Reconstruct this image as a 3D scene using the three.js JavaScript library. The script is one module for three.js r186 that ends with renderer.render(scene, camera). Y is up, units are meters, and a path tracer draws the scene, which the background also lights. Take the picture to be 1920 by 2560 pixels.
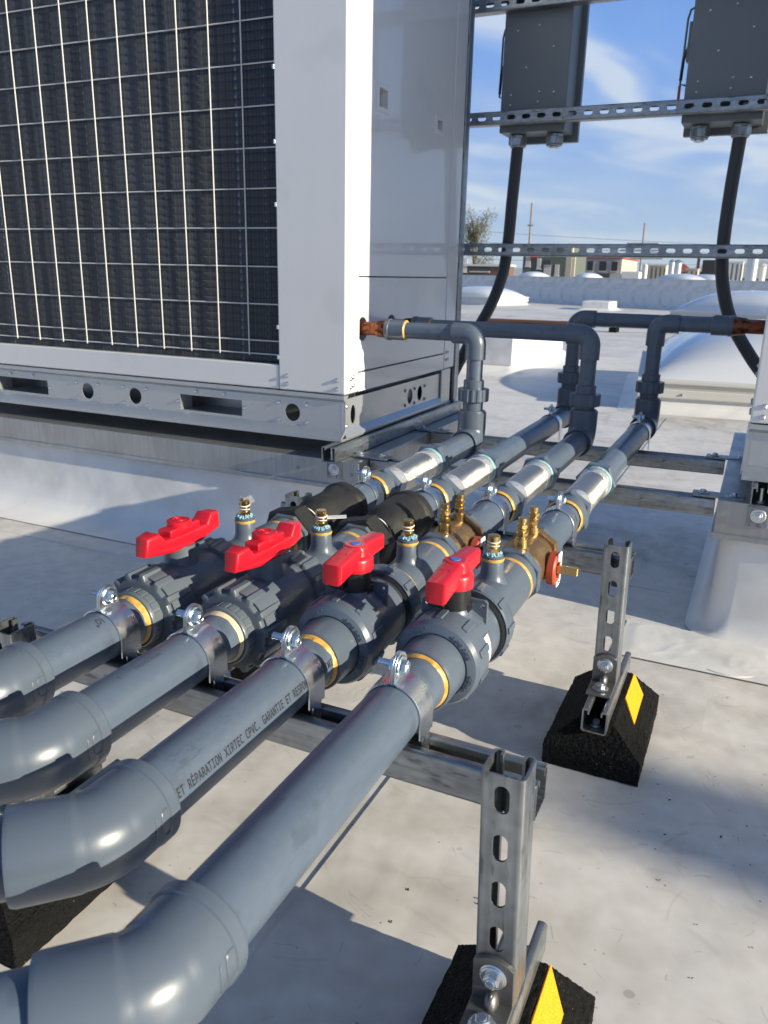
import * as THREE from 'three';
import { mergeGeometries, toCreasedNormals } from 'three/addons/utils/BufferGeometryUtils.js';
import { RoundedBoxGeometry } from 'three/addons/geometries/RoundedBoxGeometry.js';
import { TextGeometry } from 'three/addons/geometries/TextGeometry.js';
import { FontLoader } from 'three/addons/loaders/FontLoader.js';

// ---------------------------------------------------------------- camera, sky, sun, exposure
const scene = new THREE.Scene();
const camera = new THREE.PerspectiveCamera(65.76, 768 / 1024, 0.03, 6000);
camera.position.set(0, 0.79, 0);
camera.focus = 1.15; camera.userData.fStop = 13;
camera.rotation.order = 'YXZ';
camera.rotation.set(-0.292307, 0.433334, 0.0212808);
const renderer = new THREE.WebGLRenderer({ antialias: true });
renderer.toneMapping = THREE.LinearToneMapping;
renderer.toneMappingExposure = 1.6;
renderer.shadowMap.enabled = true;
renderer.setSize(768, 1024);

let seed = 7;
const rnd = () => { seed = (seed * 1664525 + 1013904223) >>> 0; return seed / 4294967296; };
const rr = (a, b) => a + (b - a) * rnd();
const hash = (i, j, s) => { let h = (i * 374761393 + j * 668265263 + s * 1442695041) | 0; h = Math.imul(h ^ (h >>> 13), 1274126177); h ^= h >>> 16; return (h >>> 0) / 4294967296; };
const mod = (a, n) => ((a % n) + n) % n;
function vn(x, y, p, s) {                       // value noise, period p
  const i = Math.floor(x), j = Math.floor(y); let u = x - i, v = y - j; u = u * u * (3 - 2 * u); v = v * v * (3 - 2 * v);
  const a = mod(i, p), b = mod(i + 1, p), c = mod(j, p), d = mod(j + 1, p);
  return (hash(a, c, s) * (1 - u) + hash(b, c, s) * u) * (1 - v) + (hash(a, d, s) * (1 - u) + hash(b, d, s) * u) * v;
}
function fbm(x, y, p, oct, s) { let t = 0, a = 0.5, n = 0; for (let k = 0; k < oct; k++) { t += a * vn(x, y, p, s + k * 17); n += a; x *= 2; y *= 2; p *= 2; a *= 0.5; } return t / n; }
const sm = (a, b, x) => { x = Math.min(1, Math.max(0, (x - a) / (b - a))); return x * x * (3 - 2 * x); };
const mix = (a, b, t) => a + (b - a) * t;

{ // clear low-sun sky with thin high cloud
  const W = 2048, H = 1024, d = new Float32Array(W * H * 4), P = 4096;
  for (let j = 0; j < H; j++) {
    const el = ((j + 0.5) / H - 0.5) * Math.PI, y = Math.sin(el), ce = Math.cos(el), e = Math.max(0, el);
    const t = 1 - Math.exp(-e * 6.5), q = 1 - Math.exp(-Math.max(0, e - 0.25) * 2.4);
    const br = mix(mix(0.32, 0.046, t), 0.043, q), bg = mix(mix(0.41, 0.178, t), 0.077, q), bb = mix(mix(0.48, 0.52, t), 0.130, q);
    for (let i = 0; i < W; i++) {
      const az = ((i + 0.5) / W - 0.5) * 2 * Math.PI, x = Math.cos(az) * ce, z = Math.sin(az) * ce;
      let r = br, g = bg, b = bb;
      if (el > 0) {
        const k = 1 / (y + 0.10), px = x * k, pz = z * k;
        const wx = fbm(px * 0.7 + 40, pz * 0.7 + 40, P, 3, 5) - 0.5, wz = fbm(px * 0.7 + 90, pz * 0.7 + 40, P, 3, 6) - 0.5;
        const s1 = fbm((px * 0.75 + pz * 0.5 + wx * 1.8) * 2.1 + 300, (pz * 0.55 - px * 0.35 + wz * 1.8) * 0.75 + 300, P, 6, 11);
        const s2 = fbm(px * 0.55 + wx + 200, pz * 0.8 + wz + 500, P, 5, 23);
        const s3 = fbm((px * 0.8 + pz * 0.6 + wx) * 6 + 700, (pz * 0.5 - px * 0.4 + wz) * 1.6 + 700, P, 5, 29); let c = sm(0.47, 0.80, s1) * sm(0.30, 0.58, s2) * 0.80 + 0.13 * sm(0.48, 0.74, s2) + 0.34 * sm(0.48, 0.75, s3) * sm(0.35, 0.6, s1);
        c = Math.min(0.85, c * 1.15 + 0.06);
        c *= sm(0, 0.05, el) * 0.85 + 0.15;
        const cl = c * mix(0.80, 0.30, q), cw = mix(1, 0.6, q); r = mix(r, 0.48 * cw, cl); g = mix(g, 0.52 * cw, cl); b = mix(b, 0.55 * cw, cl);
      }
      const o = (j * W + i) * 4; d[o] = r; d[o + 1] = g; d[o + 2] = b; d[o + 3] = 1;
    }
  }
  const sky = new THREE.DataTexture(d, W, H, THREE.RGBAFormat, THREE.FloatType);
  sky.mapping = THREE.EquirectangularReflectionMapping; sky.magFilter = THREE.LinearFilter; sky.minFilter = THREE.LinearFilter; sky.needsUpdate = true;
  scene.background = sky; scene.environment = sky;
}
const SUN = new THREE.Vector3(1, 0.31, 0.11).normalize();
const sun = new THREE.DirectionalLight(new THREE.Color().setRGB(1, 0.90, 0.70), 5);
sun.position.copy(SUN).multiplyScalar(25).add(new THREE.Vector3(-0.5, 0, -1.5));
sun.target.position.set(-0.5, 0, -1.5); sun.castShadow = true;
Object.assign(sun.shadow.camera, { left: -8, right: 8, top: 8, bottom: -8, near: 1, far: 60 });
sun.shadow.mapSize.set(4096, 4096); sun.shadow.bias = -0.0004;
scene.add(sun, sun.target);

// ---------------------------------------------------------------- helpers
const V = (x, y, z) => new THREE.Vector3(x, y, z);
const lin = (r, g, b) => new THREE.Color().setRGB(r, g, b);
function dataTex(W, H, fn, size, srgb = false) {   // fn(u, v, out) with out 0..1, tile size in metres
  const d = new Uint8Array(W * H * 4), o = [0, 0, 0];
  for (let j = 0; j < H; j++) for (let i = 0; i < W; i++) { fn((i + 0.5) / W, (j + 0.5) / H, o); const k = (j * W + i) * 4; d[k] = 255 * Math.min(1, Math.max(0, o[0])); d[k + 1] = 255 * Math.min(1, Math.max(0, o[1])); d[k + 2] = 255 * Math.min(1, Math.max(0, o[2])); d[k + 3] = 255; }
  const t = new THREE.DataTexture(d, W, H); return setTex(t, size, srgb);
}
function setTex(t, size, srgb) {
  t.wrapS = t.wrapT = THREE.RepeatWrapping; t.magFilter = THREE.LinearFilter; t.minFilter = THREE.LinearMipmapLinearFilter; t.generateMipmaps = true; t.anisotropy = 8;
  if (size) t.repeat.set(1 / (size.x ?? size), 1 / (size.y ?? size));
  if (srgb) t.colorSpace = THREE.SRGBColorSpace; t.needsUpdate = true; return t;
}
function grey(W, fn, size) { return dataTex(W, W, (u, v, o) => { o[0] = o[1] = o[2] = fn(u, v); }, size); }
const mat = (o) => { const c = o.color; const m = (o.clearcoat || o.transmission || o.sheen || o.anisotropy || o.specularIntensity !== undefined) ? new THREE.MeshPhysicalMaterial() : new THREE.MeshStandardMaterial(); { const { color, ...q } = o; m.setValues(q); if (c) m.color.copy(lin(...c)); } m.side = THREE.DoubleSide; return m; };

function prep(g) {
  if (g.index) g = g.toNonIndexed();
  const n = new THREE.BufferGeometry();
  n.setAttribute('position', g.attributes.position);
  if (!g.attributes.normal) g.computeVertexNormals();
  n.setAttribute('normal', g.attributes.normal);
  n.setAttribute('uv', g.attributes.uv ?? new THREE.BufferAttribute(new Float32Array(g.attributes.position.count * 2), 2));
  n.userData.uvm = g.userData.uvm; return n;
}
const join = (gs, keepUV) => { gs = [gs].flat(9).map((g) => { const n = prep(g); if (!keepUV && !n.userData.uvm) boxUV(n); return n; }); const o = gs.length === 1 ? gs[0] : mergeGeometries(gs); o.userData.uvm = true; return o; };
function boxUV(g) {                               // uv in metres, picked by the facing of each triangle
  const p = g.attributes.position, uv = g.attributes.uv, a = V(), b = V(), c = V(), n = V();
  for (let i = 0; i < p.count; i += 3) {
    a.fromBufferAttribute(p, i); b.fromBufferAttribute(p, i + 1); c.fromBufferAttribute(p, i + 2);
    n.copy(b).sub(a).cross(c.clone().sub(a)); const x = Math.abs(n.x), y = Math.abs(n.y), z = Math.abs(n.z);
    [a, b, c].forEach((q, k) => { if (x >= y && x >= z) uv.setXY(i + k, q.z, q.y); else if (y >= z) uv.setXY(i + k, q.x, q.z); else uv.setXY(i + k, q.x, q.y); });
  }
  return g;
}
const used = new Map();
const numbered = (n) => { const k = used.get(n) ?? 0; used.set(n, k + 1); return k ? `${n}_${String(k).padStart(3, '0')}` : n; };
const shadows = (o) => { o.castShadow = o.receiveShadow = true; return o; };
function part(parent, name, gs, m, keepUV = false) {
  const g = gs.isBufferGeometry && gs.userData.ready ? gs : join(gs, keepUV); g.userData.ready = true;
  const o = shadows(new THREE.Mesh(g, m)); o.name = name; parent.add(o); return o;
}
const ready = (gs, keepUV) => { const g = join(gs, keepUV); g.userData.ready = true; return g; };
function thing(name, label, category, group, pos = [0, 0, 0]) {
  const o = new THREE.Group(); o.name = numbered(name); o.userData = { label, category }; if (group) o.userData.group = group; o.position.set(...pos); scene.add(o); return o;
}
function solo(name, gs, m, label, category, group, keepUV) { const o = part(scene, numbered(name), gs, m, keepUV); o.userData = { label, category }; if (group) o.userData.group = group; return o; }
function structure(name, gs, m, label, category, keepUV) { const o = part(scene, name, gs, m, keepUV); o.userData = { kind: 'structure', label, category }; return o; }

const T = (g, x, y, z) => g.translate(x, y, z);
const box = (x0, x1, y0, y1, z0, z1, r = 0) => { const w = Math.abs(x1 - x0), h = Math.abs(y1 - y0), d = Math.abs(z1 - z0); return (r ? new RoundedBoxGeometry(w, h, d, 2, Math.min(r, w / 2.01, h / 2.01, d / 2.01)) : new THREE.BoxGeometry(w, h, d)).translate((x0 + x1) / 2, (y0 + y1) / 2, (z0 + z1) / 2); };
const crease = (g, a = 0.6) => toCreasedNormals((g.index ? g.toNonIndexed() : g).scale(2000, 2000, 2000), a).scale(1 / 2000, 1 / 2000, 1 / 2000); // it joins vertices to the centimetre, so work enlarged
// body of revolution about the line (x, y) running away from the camera: profile [s, r], s = -z
function spun(profile, seg, a) {                  // uv: metres round the body, metres along it
  const g = crease(new THREE.LatheGeometry(profile.map(([s, r]) => new THREE.Vector2(Math.max(r, 1e-5), s)), seg), a), p = g.attributes.position, uv = g.attributes.uv, R = Math.max(...profile.map((q) => q[1]));
  for (let i = 0; i < p.count; i++) uv.setXY(i, uv.getX(i) * 2 * Math.PI * R, p.getY(i) + Math.hypot(p.getX(i), p.getZ(i)));
  g.userData.uvm = true; return g;
}
const rev = (profile, x = 0, y = 0, seg = 48, a = 0.5) => spun(profile, seg, a).rotateX(-Math.PI / 2).translate(x, y, 0);
const revY = (profile, x, z, seg = 32, a = 0.5) => spun(profile, seg, a).translate(x, 0, z);
const revX = (profile, y, z, seg = 32, a = 0.5) => spun(profile, seg, a).rotateZ(-Math.PI / 2).translate(0, y, z);
function remap(g, fn) {                            // (x,y,z) -> fn, winding turned
  g = g.index ? g.toNonIndexed() : g; const p = g.attributes.position;
  for (let i = 0; i < p.count; i++) { const [x, y, z] = fn(p.getX(i), p.getY(i), p.getZ(i)); p.setXYZ(i, x, y, z); }
  for (let i = 0; i < p.count; i += 3) { const x = p.getX(i), y = p.getY(i), z = p.getZ(i); p.setXYZ(i, p.getX(i + 2), p.getY(i + 2), p.getZ(i + 2)); p.setXYZ(i + 2, x, y, z); }
  g.computeVertexNormals(); return g;
}
function shapeOf(pts, holes = []) { const s = new THREE.Shape(pts.map(([x, y]) => new THREE.Vector2(x, y))); for (const h of holes) s.holes.push(new THREE.Path(h.map(([x, y]) => new THREE.Vector2(x, y)))); return s; }
const ring = (cx, cy, rx, ry = rx, n = 24) => Array.from({ length: n }, (_, i) => [cx + rx * Math.cos(i / n * 2 * Math.PI), cy + ry * Math.sin(i / n * 2 * Math.PI)]);
const rect = (x0, x1, y0, y1) => [[x0, y0], [x1, y0], [x1, y1], [x0, y1]];
function stadium(cx, cy, L, W, vertical = true, n = 8) { const o = [], h = (L - W) / 2, r = W / 2; for (let i = 0; i <= n; i++) { const a = Math.PI * i / n; o.push([r * Math.cos(a), h + r * Math.sin(a)]); } for (let i = 0; i <= n; i++) { const a = Math.PI + Math.PI * i / n; o.push([r * Math.cos(a), -h + r * Math.sin(a)]); } return o.map(([x, y]) => vertical ? [cx + x, cy + y] : [cx + y, cy - x]); }
const ext = (shape, depth, bevel = 0, seg = 1, cs = 12) => new THREE.ExtrudeGeometry(shape, { depth, bevelEnabled: bevel > 0, bevelThickness: bevel, bevelSize: bevel, bevelOffset: -bevel, bevelSegments: seg, curveSegments: cs });
function sweep(pts, rad, seg = 32, caps = true) { // tube through points with a radius for each
  const n = pts.length, pos = [], uv = [], idx = [], tan = [], R = (i) => (typeof rad === 'number' ? rad : rad[i]);
  for (let i = 0; i < n; i++) tan.push(pts[Math.min(n - 1, i + 1)].clone().sub(pts[Math.max(0, i - 1)]).normalize());
  let nor = Math.abs(tan[0].y) < 0.9 ? V(0, 1, 0) : V(1, 0, 0); nor.sub(tan[0].clone().multiplyScalar(nor.dot(tan[0]))).normalize();
  let len = 0;
  for (let i = 0; i < n; i++) {
    if (i) { nor.sub(tan[i].clone().multiplyScalar(nor.dot(tan[i]))).normalize(); len += pts[i].distanceTo(pts[i - 1]); }
    const bi = tan[i].clone().cross(nor);
    for (let k = 0; k <= seg; k++) { const a = k / seg * 2 * Math.PI, c = Math.cos(a) * R(i), s = Math.sin(a) * R(i); pos.push(pts[i].x + nor.x * c + bi.x * s, pts[i].y + nor.y * c + bi.y * s, pts[i].z + nor.z * c + bi.z * s); uv.push(k / seg * 6.283 * R(i), len); }
  }
  for (let i = 0; i < n - 1; i++) for (let k = 0; k < seg; k++) { const a = i * (seg + 1) + k, b = a + seg + 1; idx.push(a, a + 1, b, a + 1, b + 1, b); }
  if (caps) for (const i of [0, n - 1]) { const c = pos.length / 3; pos.push(pts[i].x, pts[i].y, pts[i].z); uv.push(0, 0); for (let k = 0; k < seg; k++) idx.push(c, i * (seg + 1) + k, i * (seg + 1) + k + 1); }
  const g = new THREE.BufferGeometry(); g.setAttribute('position', new THREE.Float32BufferAttribute(pos, 3)); g.setAttribute('uv', new THREE.Float32BufferAttribute(uv, 2)); g.setIndex(idx);
  const o = crease(g, 0.7); o.userData.uvm = true; return o;
}
function bend(p0, corner, p1, radius, n = 10) {    // straight - arc - straight through a corner
  const a = p0.clone().sub(corner).normalize(), b = p1.clone().sub(corner).normalize(), half = Math.acos(a.dot(b)) / 2, t = radius / Math.tan(half);
  const q0 = corner.clone().add(a.clone().multiplyScalar(t)), q1 = corner.clone().add(b.clone().multiplyScalar(t)), ctr = corner.clone().add(a.clone().add(b).normalize().multiplyScalar(radius / Math.sin(half)));
  const u = q0.clone().sub(ctr), w = q1.clone().sub(ctr), ang = u.angleTo(w), ax = u.clone().cross(w).normalize(), o = [p0.clone()];
  for (let i = 0; i <= n; i++) o.push(ctr.clone().add(u.clone().applyAxisAngle(ax, ang * i / n)));
  o.push(p1.clone()); return o;
}
const rod = (a, b, r, seg = 10) => sweep([a, b], r, seg);
const prism = (x, y, z, r, len, axis, n = 6, turn = 0, bev = 0.001) => { // n-sided prism starting at the point, along axis
  const g = crease(new THREE.LatheGeometry([[1e-5, 0], [r - bev * 1.4, 0], [r, bev], [r, len - bev], [r - bev * 1.4, len], [1e-5, len]].map(([a, b]) => new THREE.Vector2(a, b)), n), 0.3); g.rotateY(turn);
  if (axis === 'x') g.rotateZ(-Math.PI / 2); if (axis === '-x') g.rotateZ(Math.PI / 2); if (axis === 'z') g.rotateX(Math.PI / 2); if (axis === '-z') g.rotateX(-Math.PI / 2); if (axis === '-y') g.rotateX(Math.PI);
  return g.translate(x, y, z);
};
// C-channel, length along +y from 0, closed back at z = 0 facing +z, open towards -z
const SW = 0.0413, ST = 0.0026;
function channel(L, slots = true, first = 0.035, D = SW) {
  const mid = [[0.0150, -ST / 2]], arc = (cx, cz, r, a0, a1, n = 4) => { for (let i = 0; i <= n; i++) { const a = a0 + (a1 - a0) * i / n; mid.push([cx + r * Math.cos(a), cz + r * Math.sin(a)]); } }, X = SW / 2 - ST / 2, r = 0.0034;
  arc(X - r, -ST / 2 - r, r, Math.PI / 2, 0); arc(X - r, -D + ST / 2 + r, r, 0, -Math.PI / 2); arc(0.0128, -D + ST / 2 + 0.0022, 0.0022, -Math.PI / 2, -Math.PI); mid.push([0.0106, -D + 0.0095]);
  const out = [], inn = [];
  mid.forEach((p, i) => { const a = mid[Math.max(0, i - 1)], b = mid[Math.min(mid.length - 1, i + 1)], dx = b[0] - a[0], dz = b[1] - a[1], l = Math.hypot(dx, dz) || 1; out.push([p[0] - dz / l * ST / 2, p[1] + dx / l * ST / 2]); inn.push([p[0] + dz / l * ST / 2, p[1] - dx / l * ST / 2]); });
  const poly = [...out, ...inn.reverse()], gs = [];
  for (const s of [1, -1]) { const g = ext(shapeOf(poly.map(([x, z]) => [x * s, z])), L); gs.push(crease(remap(g, (x, y, z) => [x, z, y]), 0.7)); }
  const holes = []; if (slots) for (let y = first; y < L - 0.018; y += 0.0508) holes.push(stadium(0, y, 0.0286, 0.0143));
  gs.push(T(ext(shapeOf(rect(-0.0151, 0.0151, 0, L), holes), ST - 0.0002), 0, 0, -ST + 0.0001));
  return join(gs);
}
const hexBolt = (x, y, z, axis, r = 0.0075, h = 0.006) => { const s = axis.startsWith('-') ? -1 : 1, a = axis.replace('-', ''), o = (d) => [x + (a === 'x') * d * s, y + (a === 'y') * d * s, z + (a === 'z') * d * s]; const f = axis === 'y' ? 'y' : axis; return [prism(...o(0), r * 1.55, 0.0018, f, 20), prism(...o(0.0018), r, h, f, 6, 0.3), prism(...o(0.0018 + h - 0.0008), r * 0.62, 0.0016, f, 12)]; };
// ---------------------------------------------------------------- materials
const speck = grey(256, (u, v) => 0.5 + 0.5 * (fbm(u * 32, v * 32, 32, 4, 3) - 0.5), 0.12);
const galvRough = grey(512, (u, v) => { const s = fbm(u * 40, v * 40, 40, 2, 31), w = fbm(u * 6, v * 6, 6, 4, 32); return 0.28 + 0.16 * w + 0.14 * (s - 0.5); }, 0.35);
const galvMap = dataTex(512, 512, (u, v, o) => { const w = fbm(u * 5, v * 5, 5, 5, 41), st = fbm(u * 70, v * 5, 70, 3, 42), sp = vn(u * 46, v * 46, 46, 43), b = 0.62 + 0.12 * (w - 0.5) + 0.16 * (st - 0.5) + 0.06 * (sp - 0.5), k = sm(0.66, 0.85, fbm(u * 60, v * 14, 60, 3, 44)) * 0.25; o[0] = b * (1 - k) * 0.97; o[1] = b * (1 - k); o[2] = b * (1 - k) * 1.02; }, 0.35, true);
const galvDull = dataTex(512, 512, (u, v, o) => { const w = fbm(u * 4, v * 4, 4, 5, 51), st = fbm(u * 60, v * 6, 60, 3, 52), b = 0.66 + 0.12 * (w - 0.5) + 0.07 * (st - 0.5), k = 0; o[0] = b * (1 - k); o[1] = b * (1 - k) * 1.01; o[2] = b * (1 - k) * 1.01; }, 0.45, true);
const scratch = (() => { const c = document.createElement('canvas'); c.width = c.height = 512; const x = c.getContext('2d'); x.fillStyle = '#808080'; x.fillRect(0, 0, 512, 512); for (let i = 0; i < 260; i++) { const g = 90 + rnd() * 80 | 0; x.strokeStyle = `rgba(${g},${g},${g},0.5)`; x.lineWidth = rr(0.4, 1.2); const a = rr(-0.5, 0.5), L = rr(5, 60), X = rnd() * 512, Y = rnd() * 512; x.beginPath(); x.moveTo(X, Y); x.lineTo(X + L * Math.cos(a), Y + L * Math.sin(a)); x.stroke(); } return setTex(new THREE.CanvasTexture(c), 0.25); })();
const pipeRough = grey(256, (u, v) => 0.32 + 0.16 * (fbm(u * 12, v * 12, 12, 4, 61) - 0.3), 0.2);
const pipeMap = dataTex(512, 512, (u, v, o) => { const w = fbm(u * 5, v * 5, 5, 5, 65), s = fbm(u * 60, v * 60, 60, 2, 66), d = sm(0.66, 0.8, fbm(u * 14, v * 14, 14, 3, 67)) * 0.10, b = 1 + 0.05 * (w - 0.5) + 0.05 * (s - 0.5) - d; o[0] = 0.340 * b; o[1] = 0.390 * b; o[2] = 0.455 * b; }, 0.4, true);
const M = {
  cpvc: mat({ map: pipeMap, roughness: 1, roughnessMap: pipeRough, bumpMap: scratch, bumpScale: 0.00005 }),
  fitting: mat({ color: [0.092, 0.118, 0.156], roughness: 1, roughnessMap: grey(256, (u, v) => 0.25 + 0.14 * fbm(u * 12, v * 12, 12, 4, 62), 0.2), bumpMap: speck, bumpScale: 0.0001 }),
  fittingA: mat({ color: [0.105, 0.128, 0.152], roughness: 0.34, bumpMap: speck, bumpScale: 0.0002 }),
  galv: mat({ map: galvMap, metalness: 0.88, roughness: 1, roughnessMap: galvRough, bumpMap: speck, bumpScale: 0.00015 }),
  sheet: mat({ map: galvDull, metalness: 0.75, roughness: 1, roughnessMap: galvRough }),
  skid: mat({ color: [0.50, 0.52, 0.53], metalness: 0.72, roughness: 1, roughnessMap: galvRough }),
  zinc: mat({ color: [0.66, 0.69, 0.72], metalness: 1, roughness: 1, roughnessMap: grey(256, (u, v) => 0.20 + 0.22 * fbm(u * 9, v * 9, 9, 4, 72), 0.1), bumpMap: speck, bumpScale: 0.0002 }),
  bolt: mat({ color: [0.55, 0.66, 0.76], metalness: 1, roughness: 0.28 }),
  bracket: mat({ color: [0.20, 0.195, 0.19], metalness: 0.8, roughness: 0.42, bumpMap: speck, bumpScale: 0.0002 }),
  white: mat({ map: dataTex(512, 512, (u, v, o) => { const w = fbm(u * 3, v * 3, 3, 5, 161), s = fbm(u * 50, v * 4, 50, 3, 162), k = 0.862 + 0.02 * (w - 0.5) + 0.008 * (s - 0.5) - 0.022 * sm(0.66, 0.8, fbm(u * 9, v * 9, 9, 4, 163)); o[0] = k; o[1] = k * 0.998; o[2] = k * 0.99; }, 1.3, true), roughness: 0.34, clearcoat: 0.7, clearcoatRoughness: 0.06, bumpMap: speck, bumpScale: 0.00006 }),
  wire: mat({ color: [0.60, 0.60, 0.58], roughness: 0.4 }),
  groove: mat({ color: [0.05, 0.05, 0.05], roughness: 0.8 }),
  dark: mat({ color: [0.02, 0.02, 0.022], roughness: 0.7 }),
  red: mat({ color: [0.60, 0.008, 0.022], roughness: 0.34, bumpMap: speck, bumpScale: 0.0002, clearcoat: 0.2 }),
  blue: mat({ color: [0.07, 0.17, 0.50], roughness: 0.5 }),
  black: mat({ color: [0.012, 0.012, 0.013], roughness: 0.38, bumpMap: speck, bumpScale: 0.0004 }),
  insul: mat({ color: [0.016, 0.016, 0.016], roughness: 0.62, bumpMap: speck, bumpScale: 0.0007 }),
  brass: mat({ color: [0.74, 0.50, 0.20], metalness: 1, roughness: 0.26, bumpMap: speck, bumpScale: 0.0002 }),
  bronze: mat({ map: dataTex(256, 256, (u, v, o) => { const w = fbm(u * 7, v * 7, 7, 5, 81); o[0] = 0.56 + 0.16 * (w - 0.5); o[1] = 0.46 + 0.14 * (w - 0.5); o[2] = 0.33 + 0.12 * (w - 0.5); }, 0.1, true), metalness: 0.75, roughness: 0.45, bumpMap: grey(256, (u, v) => fbm(u * 60, v * 60, 60, 3, 82), 0.1), bumpScale: 0.0006 }),
  copper: mat({ map: dataTex(256, 256, (u, v, o) => { const w = fbm(u * 9, v * 9, 9, 5, 85), k = sm(0.45, 0.7, w); o[0] = mix(0.58, 0.26, k); o[1] = mix(0.34, 0.16, k); o[2] = mix(0.24, 0.12, k); }, 0.12, true), metalness: 0.85, roughness: 0.42 }),
  dial: mat({ color: [0.42, 0.065, 0.025], roughness: 0.5 }),
  plastic: mat({ color: [0.75, 0.75, 0.74], roughness: 0.5 }),
  glue: mat({ map: dataTex(128, 128, (u, v, o) => { const w = fbm(u * 8, v * 8, 8, 4, 87); o[0] = 0.80 + 0.16 * (w - 0.5); o[1] = 0.62 + 0.24 * (w - 0.5); o[2] = 0.30 + 0.3 * (w - 0.5); }, 0.04, true), roughness: 0.38 }),
  gluePale: mat({ color: [0.70, 0.56, 0.36], roughness: 0.5 }),
  dope: mat({ color: [0.26, 0.45, 0.52], roughness: 0.6, bumpMap: speck, bumpScale: 0.002 }),
  braid: mat({ color: [0.86, 0.83, 0.78], metalness: 1, roughness: 0.25, bumpMap: grey(256, (u, v) => 0.5 + 0.25 * Math.sin((u * 12 + v * 10) * 2 * Math.PI) + 0.25 * Math.sin((u * 12 - v * 10) * 2 * Math.PI) + 0.0 * u, { x: 0.0327, y: 0.036 }), bumpScale: 0.0008 }),
  tape: mat({ color: [0.74, 0.74, 0.74], metalness: 0.6, roughness: 0.2, bumpMap: grey(128, (u, v) => fbm(u * 10, v * 10, 10, 3, 88), 0.05), bumpScale: 0.002 }),
  tag: mat({ color: [0.80, 0.80, 0.79], roughness: 0.6 }),
  greyPaint: mat({ color: [0.150, 0.170, 0.182], roughness: 0.42, bumpMap: speck, bumpScale: 0.00008 }),
  conduit: mat({ color: [0.040, 0.045, 0.050], roughness: 0.5, bumpMap: speck, bumpScale: 0.0003 }),
  dome: mat({ color: [0.70, 0.72, 0.75], roughness: 0.12, clearcoat: 0.6, clearcoatRoughness: 0.08 }),
  frame: mat({ color: [0.62, 0.61, 0.57], roughness: 0.5, metalness: 0.1, bumpMap: speck, bumpScale: 0.0006 }),
  rust: mat({ color: [0.085, 0.038, 0.028], roughness: 0.7 }),
  yellow: mat({ map: dataTex(256, 256, (u, v, o) => { const w = fbm(u * 90, v * 90, 90, 2, 91) - 0.5; o[0] = 0.97 + 0.1 * w; o[1] = 0.66 + 0.16 * w; o[2] = 0.04; }, 0.1, true), roughness: 0.75, bumpMap: grey(256, (u, v) => fbm(u * 90, v * 90, 90, 2, 92), 0.1), bumpScale: 0.0006 }),
};
M.rubber = mat({ map: (() => { const c = document.createElement('canvas'); c.width = c.height = 1024; const x = c.getContext('2d'); x.fillStyle = '#101010'; x.fillRect(0, 0, 1024, 1024); for (let i = 0; i < 9000; i++) { const g = rnd() < 0.5 ? 7 : 20; x.fillStyle = `rgba(${g},${g},${g},0.55)`; const s = rr(3, 12); x.beginPath(); x.ellipse(rnd() * 1024, rnd() * 1024, s, s * rr(0.4, 1), rnd() * 6, 0, 7); x.fill(); } for (let i = 0; i < 60; i++) { x.fillStyle = `rgba(190,170,110,${rr(0.4, 0.9)})`; const s = rr(1.5, 4); x.beginPath(); x.ellipse(rnd() * 1024, rnd() * 1024, s * 1.6, s * 0.8, rnd() * 6, 0, 7); x.fill(); } return setTex(new THREE.CanvasTexture(c), 0.22, true); })(), roughness: 0.82, specularIntensity: 0.35, bumpMap: grey(512, (u, v) => Math.max(fbm(u * 55, v * 55, 55, 3, 95), vn(u * 34, v * 34, 34, 96) * 0.8), 0.2), bumpScale: 0.0030 });
M.coil = mat({ map: dataTex(1024, 1024, (u, v, o) => { const f = vn(u * 512, v * 3, 512, 101), g = vn(u * 170, v * 22, 170, 102), w = fbm(u * 6, v * 20, 20, 4, 103); let b = 0.24 + 0.16 * (f - 0.5) + 0.12 * (w - 0.5); if (g > 0.86) b += 0.45 * (g - 0.86) * 7 * hash(u * 1024 | 0, v * 60 | 0, 9); o[0] = b * 0.88; o[1] = b * 0.97; o[2] = b * 1.10; }, 0.9, true), metalness: 0.5, roughness: 0.40, bumpMap: grey(1024, (u) => 0.5 + 0.5 * Math.sin(u * Math.PI * 2 * 85), 0.15), bumpScale: 0.0007 });

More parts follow.
